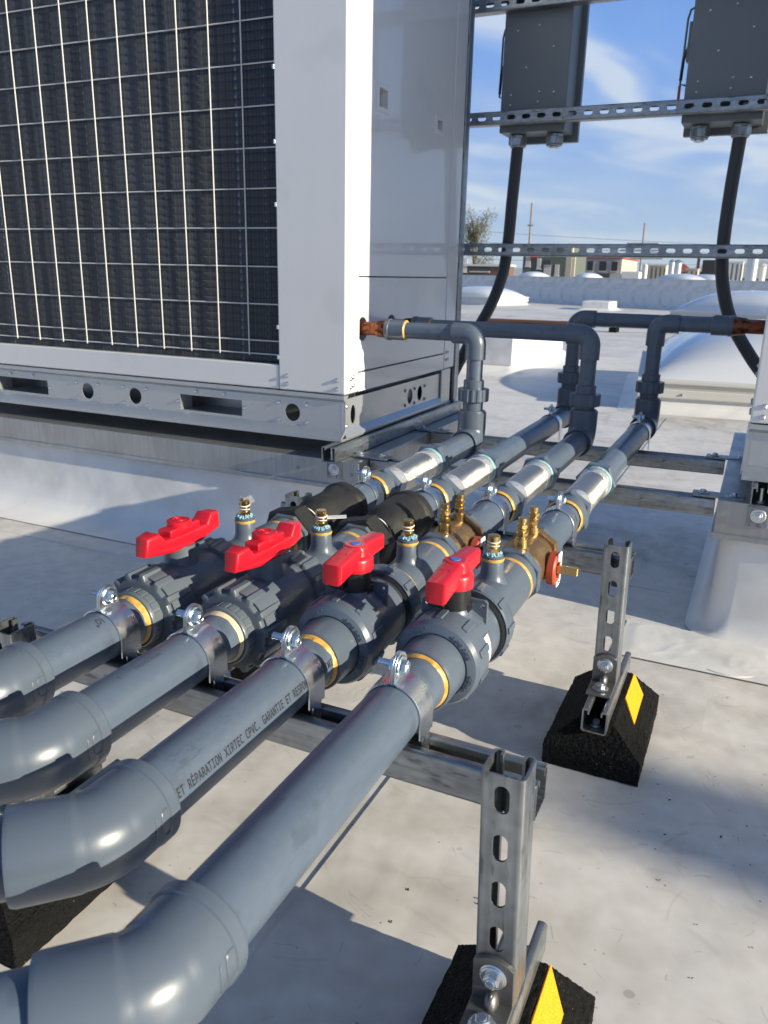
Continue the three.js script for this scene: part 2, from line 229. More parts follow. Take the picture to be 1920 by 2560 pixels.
// roof membrane: off-white single-ply sheet with scuffs, smears and specks trodden in
function roofTex(S, size, dense, s0) {
  const c = document.createElement('canvas'); c.width = c.height = S; const x = c.getContext('2d'), im = x.createImageData(S, S), d = im.data;
  for (let j = 0; j < S; j++) for (let i = 0; i < S; i++) {
    const u = i / S, v = j / S, wx = (fbm(u * 3, v * 3, 3, 4, s0 + 9) - 0.5), a = fbm(u * 5, v * 5, 5, 6, s0), st = fbm(u * 9 + wx * 3, v * 34 + wx * 8, 34, 5, s0 + 3), st2 = fbm(u * 40 + wx * 6, v * 12 - wx * 6, 40, 4, s0 + 5), f = fbm(u * 90, v * 90, 90, 3, s0 + 7);
    const dirt = sm(0.40, 0.74, a * 0.6 + st * 0.4) * 0.55 + sm(0.50, 0.80, st2) * sm(0.38, 0.6, a) * 0.45 + (f - 0.5) * 0.55, k = 1 - 0.19 * dirt;
    const o = (j * S + i) * 4; d[o] = 218 * k; d[o + 1] = 214 * k * (1 - 0.014 * dirt); d[o + 2] = 209 * k * (1 - 0.04 * dirt); d[o + 3] = 255;
  }
  x.putImageData(im, 0, 0);
  const px = S / size, wrap = (X, Y, m, f) => { for (const dx of [0, -S, S]) for (const dy of [0, -S, S]) if (X + dx > -m && X + dx < S + m && Y + dy > -m && Y + dy < S + m) { x.save(); x.translate(X + dx, Y + dy); f(); x.restore(); } };
  x.lineCap = 'round';
  for (let i = 0; i < 700 * dense; i++) { // soft smears
    const X = rnd() * S, Y = rnd() * S, L = rr(0.008, 0.045) * px, w = rr(0.002, 0.012) * px, a = rr(-0.6, 0.6) + (rnd() < 0.25 ? 1.5 : 0), al = rr(0.012, 0.045), col = rnd() < 0.7 ? '98,86,74' : '110,108,106', cv = rr(-0.4, 0.4) * L;
    wrap(X, Y, L * 2, () => { x.rotate(a); x.strokeStyle = `rgba(${col},${al})`; for (let k = 0; k < 2; k++) { x.lineWidth = w * (1 - k * 0.4); x.beginPath(); x.moveTo(-L, 0); x.quadraticCurveTo(0, cv, L, 0); x.stroke(); } });
  }
  for (let i = 0; i < 1700 * dense; i++) { // fine scratches, some curved
    const X = rnd() * S, Y = rnd() * S, L = rr(0.003, 0.028) * px, a = rnd() * 6.3, al = rr(0.08, 0.38), cv = rr(-0.3, 0.3) * L, w = rr(0.0004, 0.0011) * px;
    wrap(X, Y, L * 2, () => { x.rotate(a); x.strokeStyle = `rgba(70,66,64,${al})`; x.lineWidth = w; x.beginPath(); x.moveTo(-L / 2, 0); x.quadraticCurveTo(0, cv, L / 2, 0); x.stroke(); });
  }
  for (let i = 0; i < 60 * dense; i++) { // clusters of short strokes (shoe scuffs)
    const X = rnd() * S, Y = rnd() * S, R = rr(0.01, 0.035) * px, a = rnd() * 6.3, n = 6 + rnd() * 14 | 0, ss = Array.from({ length: n }, () => [rr(-R, R), rr(-R, R) * 0.5, rr(0.2, 0.8) * R, rr(-0.25, 0.25), rr(0.08, 0.3)]);
    wrap(X, Y, R * 3, () => { x.rotate(a); for (const [p, q, l, t, al] of ss) { x.save(); x.translate(p, q); x.rotate(t); x.strokeStyle = `rgba(84,78,74,${al})`; x.lineWidth = 0.0009 * px; x.beginPath(); x.moveTo(-l / 2, 0); x.lineTo(l / 2, 0); x.stroke(); x.restore(); } });
  }
  for (let i = 0; i < 26 * dense; i++) { // water drop stains
    const X = rnd() * S, Y = rnd() * S, R = rr(0.003, 0.011) * px, al = rr(0.12, 0.3);
    wrap(X, Y, R * 2, () => { x.fillStyle = `rgba(92,92,92,${al})`; x.beginPath(); x.ellipse(0, 0, R, R * rr(0.6, 1), 0.4, 0, 7); x.fill(); x.strokeStyle = `rgba(70,70,70,${al * 0.7})`; x.lineWidth = 0.0007 * px; x.stroke(); });
  }
  for (let i = 0; i < 1100 * dense; i++) { const X = rnd() * S, Y = rnd() * S, R = rr(0.0005, 0.0016) * px, al = rr(0.25, 0.9); wrap(X, Y, R * 3, () => { x.rotate(X); x.fillStyle = `rgba(45,42,42,${al})`; x.fillRect(-R, -R * 0.6, R * 2, R * 1.2); }); }
  return setTex(new THREE.CanvasTexture(c), size, true);
}
const roofBump = grey(1024, (u, v) => 0.6 * fbm(u * 5, v * 5, 5, 4, 141) + 0.4 * fbm(u * 14, v * 14, 14, 3, 142), 2.4);
M.roof = mat({ map: roofTex(2048, 2.4, 1, 111), roughness: 0.46, bumpMap: roofBump, bumpScale: 0.010 });
M.roofFar = mat({ map: roofTex(2048, 9, 3, 131), roughness: 0.5, bumpMap: grey(512, (u, v) => fbm(u * 8, v * 8, 8, 5, 143), 9), bumpScale: 0.02 });
M.flash = mat({ map: dataTex(512, 512, (u, v, o) => { const w = fbm(u * 5, v * 5, 5, 6, 151), k = sm(0.5, 0.8, w) * 0.07; o[0] = 0.885 - k; o[1] = 0.88 - k; o[2] = 0.87 - k; }, 0.9, true), roughness: 0.42, bumpMap: grey(512, (u, v) => fbm(u * 6, v * 6, 6, 3, 152), 0.6), bumpScale: 0.0022 });
// ---------------------------------------------------------------- setting: ground, roof deck, parapet, curbs
structure('ground', new THREE.PlaneGeometry(9000, 9000).rotateX(-Math.PI / 2).translate(0, -5.6, 0), mat({ color: [0.23, 0.20, 0.16], roughness: 1 }), 'dusty tan ground of the town far below the roof', 'ground');
const deck = structure('roof_deck', [box(-42, 40, -0.6, -0.004, -47, 24)], M.roofFar, 'wide white roof reaching to the low white parapet', 'roof');
{
  const r = structure('roof_membrane', [new THREE.PlaneGeometry(9, 6.6, 1, 1).rotateX(-Math.PI / 2).translate(-0.5, 0, -1.7)], M.roof, 'scuffed off-white roof membrane under the pipes', 'roof');
  const lap = (x0, x1, z0, z1) => part(r, 'lap_seam', [(() => { const g = box(x0, x1, -0.002, 0.0026, z0, z1), p = g.attributes.position, alongZ = Math.abs(z1 - z0) > Math.abs(x1 - x0); for (let i = 0; i < p.count; i++) if (p.getY(i) > 0 && (alongZ ? p.getX(i) > (x0 + x1) / 2 : p.getZ(i) < (z0 + z1) / 2)) p.setY(i, -0.001); g.computeVertexNormals(); return crease(g, 0.3); })()], M.roof);
  lap(-0.45, -0.25, 1.5, -1.69); lap(-0.45, -0.25, -2.2, -4.98);
  lap(-3.6, -0.56, -1.62, -1.80); lap(-0.2, 1.4, -1.673, -1.9); lap(-0.268, -0.03, -2.08, -2.78);
}
// small chips and curls lying on the membrane
{
  const gs = []; for (let i = 0; i < 150; i++) { const x = rr(-1.3, 0.35), z = rr(-2.4, -0.35), s = rr(0.001, 0.003); gs.push(new THREE.TetrahedronGeometry(s).scale(1.6, 0.35, 0.7).rotateY(rnd() * 6).translate(x, 0.0008 + s * 0.2, z)); }
  const o = part(scene, 'grit', gs, mat({ color: [0.05, 0.045, 0.045], roughness: 0.9 })); o.userData = { kind: 'stuff', label: 'dark chips and grit strewn on the roof membrane', category: 'grit' };
}
function curbLoft(x0, x1, z0, z1, rings, rad = 0.05, n = 6) { // z0 near, z1 far
  const pos = [], uv = [], idx = [], cnt = 4 * (n + 1) + 1;
  rings.forEach(([y, out], ri) => { let first; const r = rad + out * 0.9;
    for (const [cx, cz, a0] of [[x1 + out - r, z0 + out - r, 0], [x0 - out + r, z0 + out - r, 0.5], [x0 - out + r, z1 - out + r, 1], [x1 + out - r, z1 - out + r, 1.5]]) for (let i = 0; i <= n; i++) { const aa = (a0 + i / n / 2) * Math.PI, px = cx + r * Math.cos(aa), pz = cz + r * Math.sin(aa); pos.push(px, y, pz); uv.push(px + pz, y); first ??= [px, pz]; }
    pos.push(first[0], y, first[1]); uv.push(first[0] + first[1], y);
    if (ri) for (let i = 0; i < cnt - 1; i++) { const a = (ri - 1) * cnt + i, b = a + cnt; idx.push(a, b, a + 1, a + 1, b, b + 1); } });
  const g = new THREE.BufferGeometry(); g.setAttribute('position', new THREE.Float32BufferAttribute(pos, 3)); g.setAttribute('uv', new THREE.Float32BufferAttribute(uv, 2)); g.setIndex(idx); return crease(g, 0.9);
}
function equipmentCurb(label, x0, x1, zf, zb, y0, y1, boltX, patchX, fl) {
  const t = thing('equipment_curb', label, 'curb', 'sheet metal capped equipment curbs under the units');
  const h = y0 + 0.01;
  part(t, 'membrane_flashing', [curbLoft(x0 + 0.015, x1 - 0.015, zf - 0.015, zb + 0.015, [[0.0032, fl], [0.006, fl * 0.78], [0.014, fl * 0.48], [0.03, fl * 0.25], [0.06, fl * 0.1], [0.11, fl * 0.03], [h, 0]])], M.flash, true);
  const cap = part(t, 'metal_cap', [box(x0, x1, y0, y1, zb, zf, 0.002)], M.sheet);
  part(cap, 'drip_edge', [box(x0 - 0.006, x1 + 0.006, y0 - 0.009, y0 + 0.003, zb - 0.006, zf + 0.006, 0.002)], M.sheet);
  part(t, 'square_washer', [box(boltX - 0.022, boltX + 0.022, y1 - 0.05, y1 - 0.004, zf, zf + 0.004, 0.001)], M.galv);
  part(t, 'bolt', [prism(boltX, y1 - 0.024, zf + 0.004, 0.016, 0.002, 'z', 24), ...hexBolt(boltX, y1 - 0.024, zf + 0.006, 'z', 0.0062, 0.004)], M.zinc);
  for (const dx of patchX) part(t, 'screw', [prism(dx, (y0 + y1) / 2, zf, 0.0055, 0.003, 'z', 6)], M.galv);
  return t;
}
equipmentCurb('long grey metal-capped curb carrying the unit with the wire grille', -2.95, -0.913, -1.81, -2.75, 0.243, 0.312, -0.985, [-1.10, -0.936], 0.115);
const curbR = equipmentCurb('short grey metal-capped curb with white rounded base beside the rear post', -0.04, 1.95, -1.845, -2.75, 0.248, 0.326, 0.045, [0.12], 0.05);
{ // heat-welded patch with wrinkles at the corner of the curb
  const W = 0.34, L = 0.20, g = new THREE.PlaneGeometry(W, L, 60, 36).rotateX(-Math.PI / 2), p = g.attributes.position;
  for (let i = 0; i < p.count; i++) { const u = p.getX(i) / W + 0.5, v = p.getZ(i) / L + 0.5, ed = sm(0, 0.10, u) * sm(1, 0.90, u) * sm(0, 0.14, v) * sm(1, 0.86, v), r = Math.abs(fbm(u * 5 + 30, v * 3 + 30, 512, 3, 231) - 0.5); p.setY(i, 0.0012 + ed * (0.0022 + 0.0016 * Math.pow(Math.max(0, 1 - r * 4), 2) * fbm(u * 3 + 9, v * 3 + 9, 512, 2, 232))); }
  g.computeVertexNormals(); part(curbR, 'welded_patch', [g.translate(-0.03, 0.0028, -1.745)], M.flash);
  part(curbR, 'weld_bead', [sweep(Array.from({ length: 20 }, (_, k) => { const a = -0.4 + 2.4 * k / 19; return V(0.03 + 0.085 * Math.cos(a), 0.0045, -1.735 + 0.085 * Math.sin(a)); }), 0.0022, 6)], M.flash);
}
{
  const p = thing('parapet_wall', 'low white membrane-covered parapet wall across the far roof', 'wall');
  const A = V(-16.2, 0, -31.6), B = V(6, 0, -19.9), d = B.clone().sub(A), L = d.length(), yaw = Math.atan2(-d.z, d.x);
  const wall = part(p, 'wall', [(() => { const g = new THREE.BoxGeometry(L, 0.80, 0.35, 120, 8, 1), q = g.attributes.position; for (let i = 0; i < q.count; i++) if (q.getZ(i) > 0.1) q.setZ(i, q.getZ(i) + 0.014 * (fbm(q.getX(i) * 1.3 + 50, q.getY(i) * 1.7 + 50, 256, 3, 201) - 0.5) + (q.getY(i) < -0.38 ? 0.12 : 0)); g.computeVertexNormals(); return g; })()], M.flash);
  part(p, 'coping', [new RoundedBoxGeometry(L, 0.03, 0.42, 2, 0.012).translate(0, 0.412, 0)], M.flash);
  p.position.set((A.x + B.x) / 2, 0.378, (A.z + B.z) / 2); p.rotation.y = yaw;
}

// ---------------------------------------------------------------- the two heat pump units
const screwGeo = ready([prism(0, 0, 0, 0.0062, 0.0016, 'z', 16), prism(0, 0, 0.0016, 0.0045, 0.0030, 'z', 6)]);
const put = (parent, name, geo, m, x, y, z, ry = 0) => { const o = part(parent, name, geo, m); o.position.set(x, y, z); o.rotation.y = ry; return o; };
function unit(label, dir, xs, zf, zb, y0, W, top, holes, front) {
  const t = thing('heat_pump_unit', label, 'heat pump', 'white rooftop heat pump units');
  const bx = (a0, a1, ...r) => box(xs - dir * a0, xs - dir * a1, ...r), D = zf - zb, x = (a) => xs - dir * a, H = top;
  part(t, 'cabinet_core', [bx(0.22, W - 0.22, y0 + 0.02, H - 0.03, zb + 0.05, zf - 0.085)], M.sheet); part(t, 'bottom_pan', [bx(0.01, W - 0.01, y0 + 0.002, y0 + 0.012, zb + 0.02, zf - 0.02)], M.sheet); part(t, 'far_side_panel', [bx(W - 0.02, W - 0.001, y0, H, zb + 0.02, zf - 0.08)], M.white);
  const col = part(t, 'corner_column', [bx(0, 0.205, y0, H, zf - 0.0785, zf, 0.004)], M.white);
  part(t, 'corner_column', [bx(W - 0.205, W, y0, H, zf - 0.0785, zf, 0.004)], M.white);
  part(t, 'bottom_rail', [bx(0.2065, W - 0.2065, y0, y0 + 0.067, zf - 0.0785, zf - 0.0015, 0.004)], M.white);
  part(t, 'top_panel', [bx(-0.004, W + 0.004, H + 0.002, H + 0.03, zb - 0.004, zf + 0.004, 0.004)], M.white);
  part(t, 'rear_panel', [bx(0.004, W - 0.004, y0, H, zb, zb + 0.02)], M.white);
  // side facing the pipes
  const zp0 = zf - 0.0815, zp1 = zb + 0.106, side = (y, yy, hs, dep = 0.018) => { const g = ext(shapeOf(rect(zp1, zp0, y, yy), hs), dep, 0.0015, 1); return remap(g, (px, py, pz) => [xs - dir * (0.003 + dep - pz), py, px]); };
  const ym = y0 + 0.303;
  const low = part(t, 'lower_access_panel', [side(y0 + 0.054, ym - 0.0015, holes.map(([hz, hy]) => ring(hz, hy, 0.031, 0.031, 28)))], M.white);
  for (const kz of [zf - 0.575, zf - 0.655]) part(low, 'knockout', [revX([[0, 0.0215], [0.0009, 0.021], [0.0009, 0.0205], [0, 0.020]], 0, 0).rotateY(dir > 0 ? 0 : Math.PI).translate(x(0.0028), y0 + 0.182, kz)], M.white);
  const grips = [[zf - 0.205, y0 + 0.750, 0.027, 0.023], [zf - 0.61, y0 + 0.750, 0.022, 0.014]];
  const up = part(t, 'upper_access_panel', [side(ym + 0.0015, H - 0.002, grips.map(([hz, hy, a, b]) => rect(hz - a, hz + a, hy - b, hy + b)))], M.white);
  for (const [hz, hy, a, b] of grips) {
    part(up, 'grip_frame', [remap(ext(shapeOf(rect(hz - a - 0.010, hz + a + 0.010, hy - b - 0.010, hy + b + 0.010), [rect(hz - a + 0.001, hz + a - 0.001, hy - b + 0.001, hy + b - 0.001)]), 0.004, 0.001), (px, py, pz) => [x(0.0025) + dir * pz, py, px])], M.white);
    part(up, 'grip_pocket', [bx(0.0235, 0.026, hy - b - 0.005, hy + b + 0.005, hz - a - 0.005, hz + a + 0.005), remap(ext(shapeOf(rect(hz - a, hz + a, hy - b, hy - b + 0.002)), 0.02), (px, py, pz) => [x(0.022) + dir * pz, py, px])], M.white);
  }
  part(t, 'side_bottom_rail', [bx(0.001, 0.03, y0, y0 + 0.0505, zp1, zp0)], M.white);
  part(t, 'rear_column', [bx(0, 0.12, y0, H, zb + 0.021, zb + 0.103, 0.003)], M.white);
  for (const [sz, sy] of [[0.034, 0.039], [0.049, 0.043], [0.034, 0.017], [0.049, 0.021], [D - 0.085, 0.03], [D - 0.07, 0.03], [D - 0.085, 0.055], [D - 0.07, 0.055]]) put(t, 'screw', screwGeo, M.zinc, x(-0.0003), y0 + sy, zf - sz, dir * Math.PI / 2);
  for (const [a, sy] of [[0.179, 0.039], [0.179, 0.017], [0.024, 0.037], [0.024, 0.014]]) put(t, 'screw', screwGeo, M.zinc, x(a), y0 + sy, zf + 0.0003);
  // coil: stacked rows of finned tube behind the grille
  const rowG = (() => { const p = [], h = 0.0216; for (let i = 0; i <= 6; i++) p.push([0.0014 * Math.sin(Math.PI * i / 6) ** 0.7, h * i / 6]); return ready([remap(ext(shapeOf([[-0.03, 0], ...p, [-0.03, h]]), W - 0.418), (px, py, pz) => [pz, py, px])]); })();
  const coil = new THREE.Group(); coil.name = 'coil'; t.add(coil);
  for (let i = 0; i < Math.floor((H - y0 - 0.09) / 0.0216); i++) { const r = put(coil, 'fin_row', rowG, M.coil, dir > 0 ? xs - W + 0.209 : xs + 0.209, y0 + 0.068 + i * 0.0216, zf - 0.0242); }
  if (front) {
    const vg = ready([new THREE.CylinderGeometry(0.0019, 0.0019, H - y0 - 0.12, 8)]), hg = ready([new THREE.CylinderGeometry(0.00185, 0.00185, W - 0.41, 8).rotateZ(Math.PI / 2)]);
    const gr = new THREE.Group(); gr.name = 'wire_grille'; t.add(gr);
    for (let a = 0.208, k = 0; a < W - 0.2; a += 0.1004, k++) put(gr, 'upright_wire', vg, M.wire, x(a + (k ? 0.003 : 0)), y0 + 0.086 + (H - y0 - 0.12) / 2, zf - 0.0165);
    for (const y of [0.569, ...Array.from({ length: 14 }, (_, k) => 0.6055 + k * 0.0981)]) put(gr, 'cross_wire', hg, M.wire, x(W / 2), y, zf - 0.0209);
    for (const y of [0.64, 0.95, 1.10, 1.27, 0.56]) part(gr, 'wire_clip', [box(x(0.2035), x(0.2095), y, y + 0.011, zf - 0.012, zf + 0.001, 0.001)], M.zinc);
  }
  // galvanised base frame with punched openings
  const yb = y0 - 0.124, yt = y0 - 0.0025;
  const hol = [], ctr = (yb + yt) / 2 + 0.002;
  const rail = new THREE.Group(); rail.name = 'base_rail'; t.add(rail);
  const rounds = [0.166, 0.726, 0.918, 1.48, 1.68].filter((a) => a < W - 0.1), rects = [[0.334, 0.554], [1.089, 1.315]].filter((a) => a[1] < W - 0.1);
  for (const a of rounds) hol.push(ring(-a, ctr, 0.0245, 0.0245, 28));
  for (const [a, b] of rects) hol.push(rect(-b, -a, ctr - 0.026, ctr + 0.02));
  part(rail, 'rail_face', [ext(shapeOf(rect(-W, 0, yb + 0.030, yt - 0.018), hol), 0.003).translate(0, 0, zf - 0.0075), remap(ext(shapeOf([[-0.0075, yt - 0.018], [-0.0045, yt - 0.018], [0.005, yt - 0.010], [0.005, yt], [-0.02, yt], [-0.02, yt - 0.004], [-0.0075, yt - 0.012]]), W), (px, py, pz) => [-pz, py, zf + px]), remap(ext(shapeOf([[-0.0075, yb + 0.030], [-0.0045, yb + 0.030], [0.019, yb + 0.010], [0.019, yb], [-0.03, yb], [-0.03, yb + 0.004], [0.012, yb + 0.006], [-0.0075, yb + 0.022]]), W), (px, py, pz) => [-pz, py, zf + px])].map((g) => g.index ? g.toNonIndexed() : g).map((g) => dir > 0 ? g.translate(xs, 0, 0) : g.translate(xs + W, 0, 0)), M.skid);
  for (const [a, b] of rects) part(rail, 'fork_pocket', [box(x(a), x(b), ctr - 0.030, ctr - 0.0275, zf - 0.12, zf - 0.008), box(x(b) - 0.001, x(b) - 0.0025, ctr - 0.027, ctr + 0.022, zf - 0.06, zf - 0.008)], M.skid);
  part(rail, 'inner_box', [bx(0.035, W - 0.03, yb + 0.001, yt - 0.005, zb + 0.05, zf - 0.125)], M.sheet); part(rail, 'floor_strip', [bx(0.02, W - 0.03, yb + 0.0045, yb + 0.007, zf - 0.124, zf - 0.0085)], M.sheet); part(rail, 'roof_strip', [bx(0.02, W - 0.03, yt - 0.004, yt - 0.001, zf - 0.124, zf - 0.021)], M.sheet);
  part(rail, 'rear_face', [bx(0.01, W - 0.01, yb, yt - 0.004, zb + 0.02, zb + 0.026)], M.skid); part(rail, 'end_face', [bx(W - 0.006, W - 0.001, yb, yt - 0.004, zb + 0.03, zf - 0.01)], M.skid); 
  const shol = [ring(zf - 0.066, ctr, 0.014, 0.026, 24), ring(zf - 0.462, ctr, 0.02, 0.024, 24), ring(zf - 0.543, ctr, 0.02, 0.024, 24)];
  part(rail, 'side_face', [remap(ext(shapeOf(rect(zb + 0.12, zf - 0.004, yb + 0.028, yt - 0.012), shol), 0.003), (px, py, pz) => [x(0.012) + dir * pz, py, px]), bx(0.0, 0.03, yb, yb + 0.006, zb + 0.05, zf - 0.031), remap(ext(shapeOf([[0, 0.028], [0.003, 0.028], [0.016, 0.012], [0.016, 0.0065], [0.010, 0.0065], [0, 0.022]]), D - 0.12), (px, py, pz) => [x(0.012) + dir * px, yb + py, zb + 0.12 + pz - 0.004])], M.skid);
  part(rail, 'corner_post', [bx(0.002, 0.05, yb + 0.002, yt, zb + 0.03, zb + 0.115, 0.003)], M.skid);
  if (front) for (const [a, dx, dy] of [...rounds.flatMap((a) => [[a, -0.045, 0.024], [a, 0.045, 0.024], [a, -0.045, -0.024], [a, 0.045, -0.024]]), ...rects.flatMap(([a, b]) => [[a, -0.009, -0.002], [b, 0.009, -0.002], [(a + b) / 2, -0.05, 0.032], [(a + b) / 2, 0.05, 0.032]])]) put(rail, 'screw', screwGeo, M.zinc, x(a + dx), ctr + dy, zf - 0.0042);
  for (const [sz, sy] of [[0.028, 0.026], [0.028, -0.028], [0.425, 0.022], [0.425, -0.024], [0.5, 0.02], [0.5, -0.026], [0.585, 0.02], [0.585, -0.024]]) put(rail, 'screw', screwGeo, M.zinc, x(0.0085), ctr + sy, zf - sz, dir * Math.PI / 2);
  return t;
}
const unitL = unit('big white rooftop unit with wire grille over a dark coil', 1, -0.985, -1.865, -2.70, 0.478, 1.95, 1.98, [[-1.97, 0.645], [-2.155, 0.645]], true);
unit('white rooftop unit cut off by the picture edge, copper stubs entering its side', -1, 0.0, -1.895, -2.73, 0.494, 1.85, 2.02, [[-2.47, 0.668], [-2.555, 0.668]], false);

// channels laid on the curbs under the units, seen end-on
const along = (g, ax) => ax === '-z' ? g.rotateX(-Math.PI / 2) : g;
{
  const railGeo = channel(0.97, false).rotateX(-Math.PI / 2);   // length along -z, back facing up -> turned below
  for (const [x, y, z, lab] of [[-0.985, 0.3125, -1.775, 'strut channel rail on the curb under the grille unit'], [0.045, 0.3265, -1.825, 'strut channel rail on the curb under the cut-off unit']]) {
    const t = thing('channel_rail', lab, 'channel');
    const c = part(t, 'channel', [railGeo.clone().rotateZ(Math.PI)], M.galv); c.position.set(x, y, z);
    part(t, 'bolt', [rod(V(x, y + 0.003, z - 0.02), V(x, y + 0.036, z - 0.02), 0.0042, 10), prism(x, y + 0.003, z - 0.02, 0.008, 0.006, 'y', 6)], M.zinc);
  }
}
// cross channels between the two curbs
const bars = [];
for (const [z, lab] of [[-1.885, 'nearer strut channel bridging the two curbs under the braided hoses'], [-2.325, 'farther strut channel bridging the two curbs under the risers']]) {
  const t = thing('bridging_channel', lab, 'channel', 'strut channels bridging the two curbs');
  const L = 0.861, g = part(t, 'channel', [channel(L, false).rotateX(Math.PI / 2).rotateY(Math.PI / 2)], M.galv);
  g.position.set(-0.907, 0.3115 - SW, z); g.rotation.z = 0.0115; bars.push(t);
  for (const [px, py, s] of [[-0.912, 0.3135, 1], [-0.041, 0.3235, -1]]) {
    const pl = part(t, 'flat_plate', [box(px - 0.055, px + 0.055, py, py + 0.005, z - 0.0205, z + 0.0205, 0.001)], M.galv);
    for (const dx of [-0.033, 0.033]) part(pl, 'bolt', hexBolt(px + dx, py + 0.005, z, 'y', 0.0075, 0.0055), M.zinc);
  }
}
{ // electrical rack: uprights and three slotted rows
  const zr = -2.80;
  for (const [x, z, lab] of [[-1.007, -2.712, 'upright strut channel fixed at the back corner of the grille unit'], [0.14, -2.775, 'upright strut channel behind the cut-off unit']]) solo('rack_upright', [T(channel(1.72, false).rotateY(Math.PI), x, 0.32, z - SW)], M.galv, lab, 'channel', 'uprights of the electrical rack');
  for (const [y, first, lab] of [[1.633, 0.03, 'top slotted strut rail crossing above the first disconnect box'], [1.297, 0.022, 'middle slotted strut rail crossing the bottom of both disconnect boxes'], [0.878, 0.018, 'lowest slotted strut rail crossing in front of the horizon']]) solo('slotted_rail', [channel(1.33, true, first).rotateZ(-Math.PI / 2).translate(-1.035, y, zr)], M.galv, lab, 'rail', 'slotted rails of the electrical rack');
  // disconnect boxes behind the rack, seen from the back
  const boxAt = (xl, xr, label, handleOpen) => {
    const y0 = 1.257, y1 = 1.86, zb = zr - SW - 0.002, t = thing('disconnect_box', label, 'electrical box', 'grey disconnect boxes on the rack');
    part(t, 'enclosure', [box(xl, xr, y0, y1, zb - 0.125, zb, 0.003)], M.greyPaint);
    part(t, 'door', [box(xl - 0.004, xr + 0.018, y0 - 0.02, y1 + 0.02, zb - 0.15, zb - 0.1255, 0.003)], M.greyPaint);
    for (const [u, v] of [[0.2, 0.275], [0.52, 0.285], [0.75, 0.22], [0.36, 0.165], [0.15, 0.085], [0.58, 0.09], [0.15, 0.055], [0.57, 0.06]]) part(t, 'dimple', [new THREE.SphereGeometry(0.0032, 10, 6).scale(1, 1, 0.6).translate(mix(xl, xr, u), y0 + v + 0.03, zb)], M.zinc);
    part(t, 'screw', [new THREE.SphereGeometry(0.005, 10, 6).translate(mix(xl, xr, 0.8), y0 + 0.115, zb)], M.zinc);
    for (const u of [0.14, 0.78]) part(t, 'mounting_bolt', hexBolt(mix(xl, xr, u), 1.297, zb, 'z', 0.006), M.bolt);
    const bent = handleOpen ? 0.02 : 0;
    const hb = part(t, 'handle_bracket', [sweep([V(xl - 0.002, y0 + 0.33, zb - 0.05), V(xl - 0.014, y0 + 0.325, zb - 0.05), V(xl - 0.020, y0 + 0.30, zb - 0.05), V(xl - 0.022, y0 + 0.12, zb - 0.05), V(xl - 0.002, y0 + 0.115, zb - 0.05)], 0.0035, 8), box(xl - 0.012, xl - 0.002, y0 + 0.18, y0 + 0.29, zb - 0.065, zb - 0.035, 0.003)], M.greyPaint);
    part(hb, 'lever', [sweep([V(xl - 0.006, y0 + 0.235, zb - 0.05), V(xl - 0.020, y0 + 0.19, zb - 0.05), V(xl - 0.022, y0 + 0.13, zb - 0.05)], 0.005, 8)], M.black);
    if (handleOpen) part(hb, 'red_tab', [box(xl - 0.0265, xl - 0.0185, y0 + 0.055, y0 + 0.118, zb - 0.057, zb - 0.045, 0.003)], M.dial);
    return t;
  };
  boxAt(-0.913, -0.690, 'grey disconnect box nearest the grille unit', false);
  boxAt(-0.325, -0.094, 'grey disconnect box at the picture edge, red tab hanging on its handle', true);
  const zc = zr - SW - 0.062;
  const gland = (x, t, open) => { part(t, 'locknut', [prism(x, 1.255, zc, 0.027, 0.010, '-y', 8)], M.galv); part(t, 'gland_nut', [prism(x, 1.246, zc, 0.031, 0.024, '-y', 8, 0.2), prism(x, 1.222, zc, 0.026, 0.006, '-y', 20)], M.galv); if (open) part(t, 'end_cap', [prism(x, 1.216, zc, 0.016, 0.007, '-y', 20)], M.zinc); };
  const cond = (name, label, pts) => { const t = thing(name, label, 'conduit', 'black flexible conduits from the boxes'); gland(pts[0].x, t, false); const c = new THREE.CatmullRomCurve3(pts, false, 'centripetal'); const ps = c.getPoints(60); part(t, 'hose', [sweep(ps, 0.0205, 24)], M.conduit); };
  cond('flexible_conduit', 'black conduit curving from the first box down behind the grille unit', [V(-0.862, 1.225, zc), V(-0.870, 1.05, zc), V(-0.876, 0.90, zc), V(-0.888, 0.80, zc), V(-0.925, 0.69, zc), V(-1.00, 0.55, zc), V(-1.08, 0.40, zc - 0.02), V(-1.16, 0.27, zc - 0.05)]);
  cond('flexible_conduit', 'black conduit curving from the edge box down to the cut-off unit', [V(-0.152, 1.225, zc), V(-0.158, 1.05, zc), V(-0.158, 0.90, zc), V(-0.148, 0.80, zc), V(-0.108, 0.675, zc), V(-0.03, 0.555, zc), V(0.06, 0.45, zc + 0.02)]);
  for (const [x, lab] of [[-0.735, 'spare capped conduit gland under the first disconnect box'], [-0.271, 'spare capped conduit gland under the edge disconnect box']]) { const t = thing('conduit_gland', lab, 'fitting', 'spare glands under the boxes'); gland(x, t, true); }
}
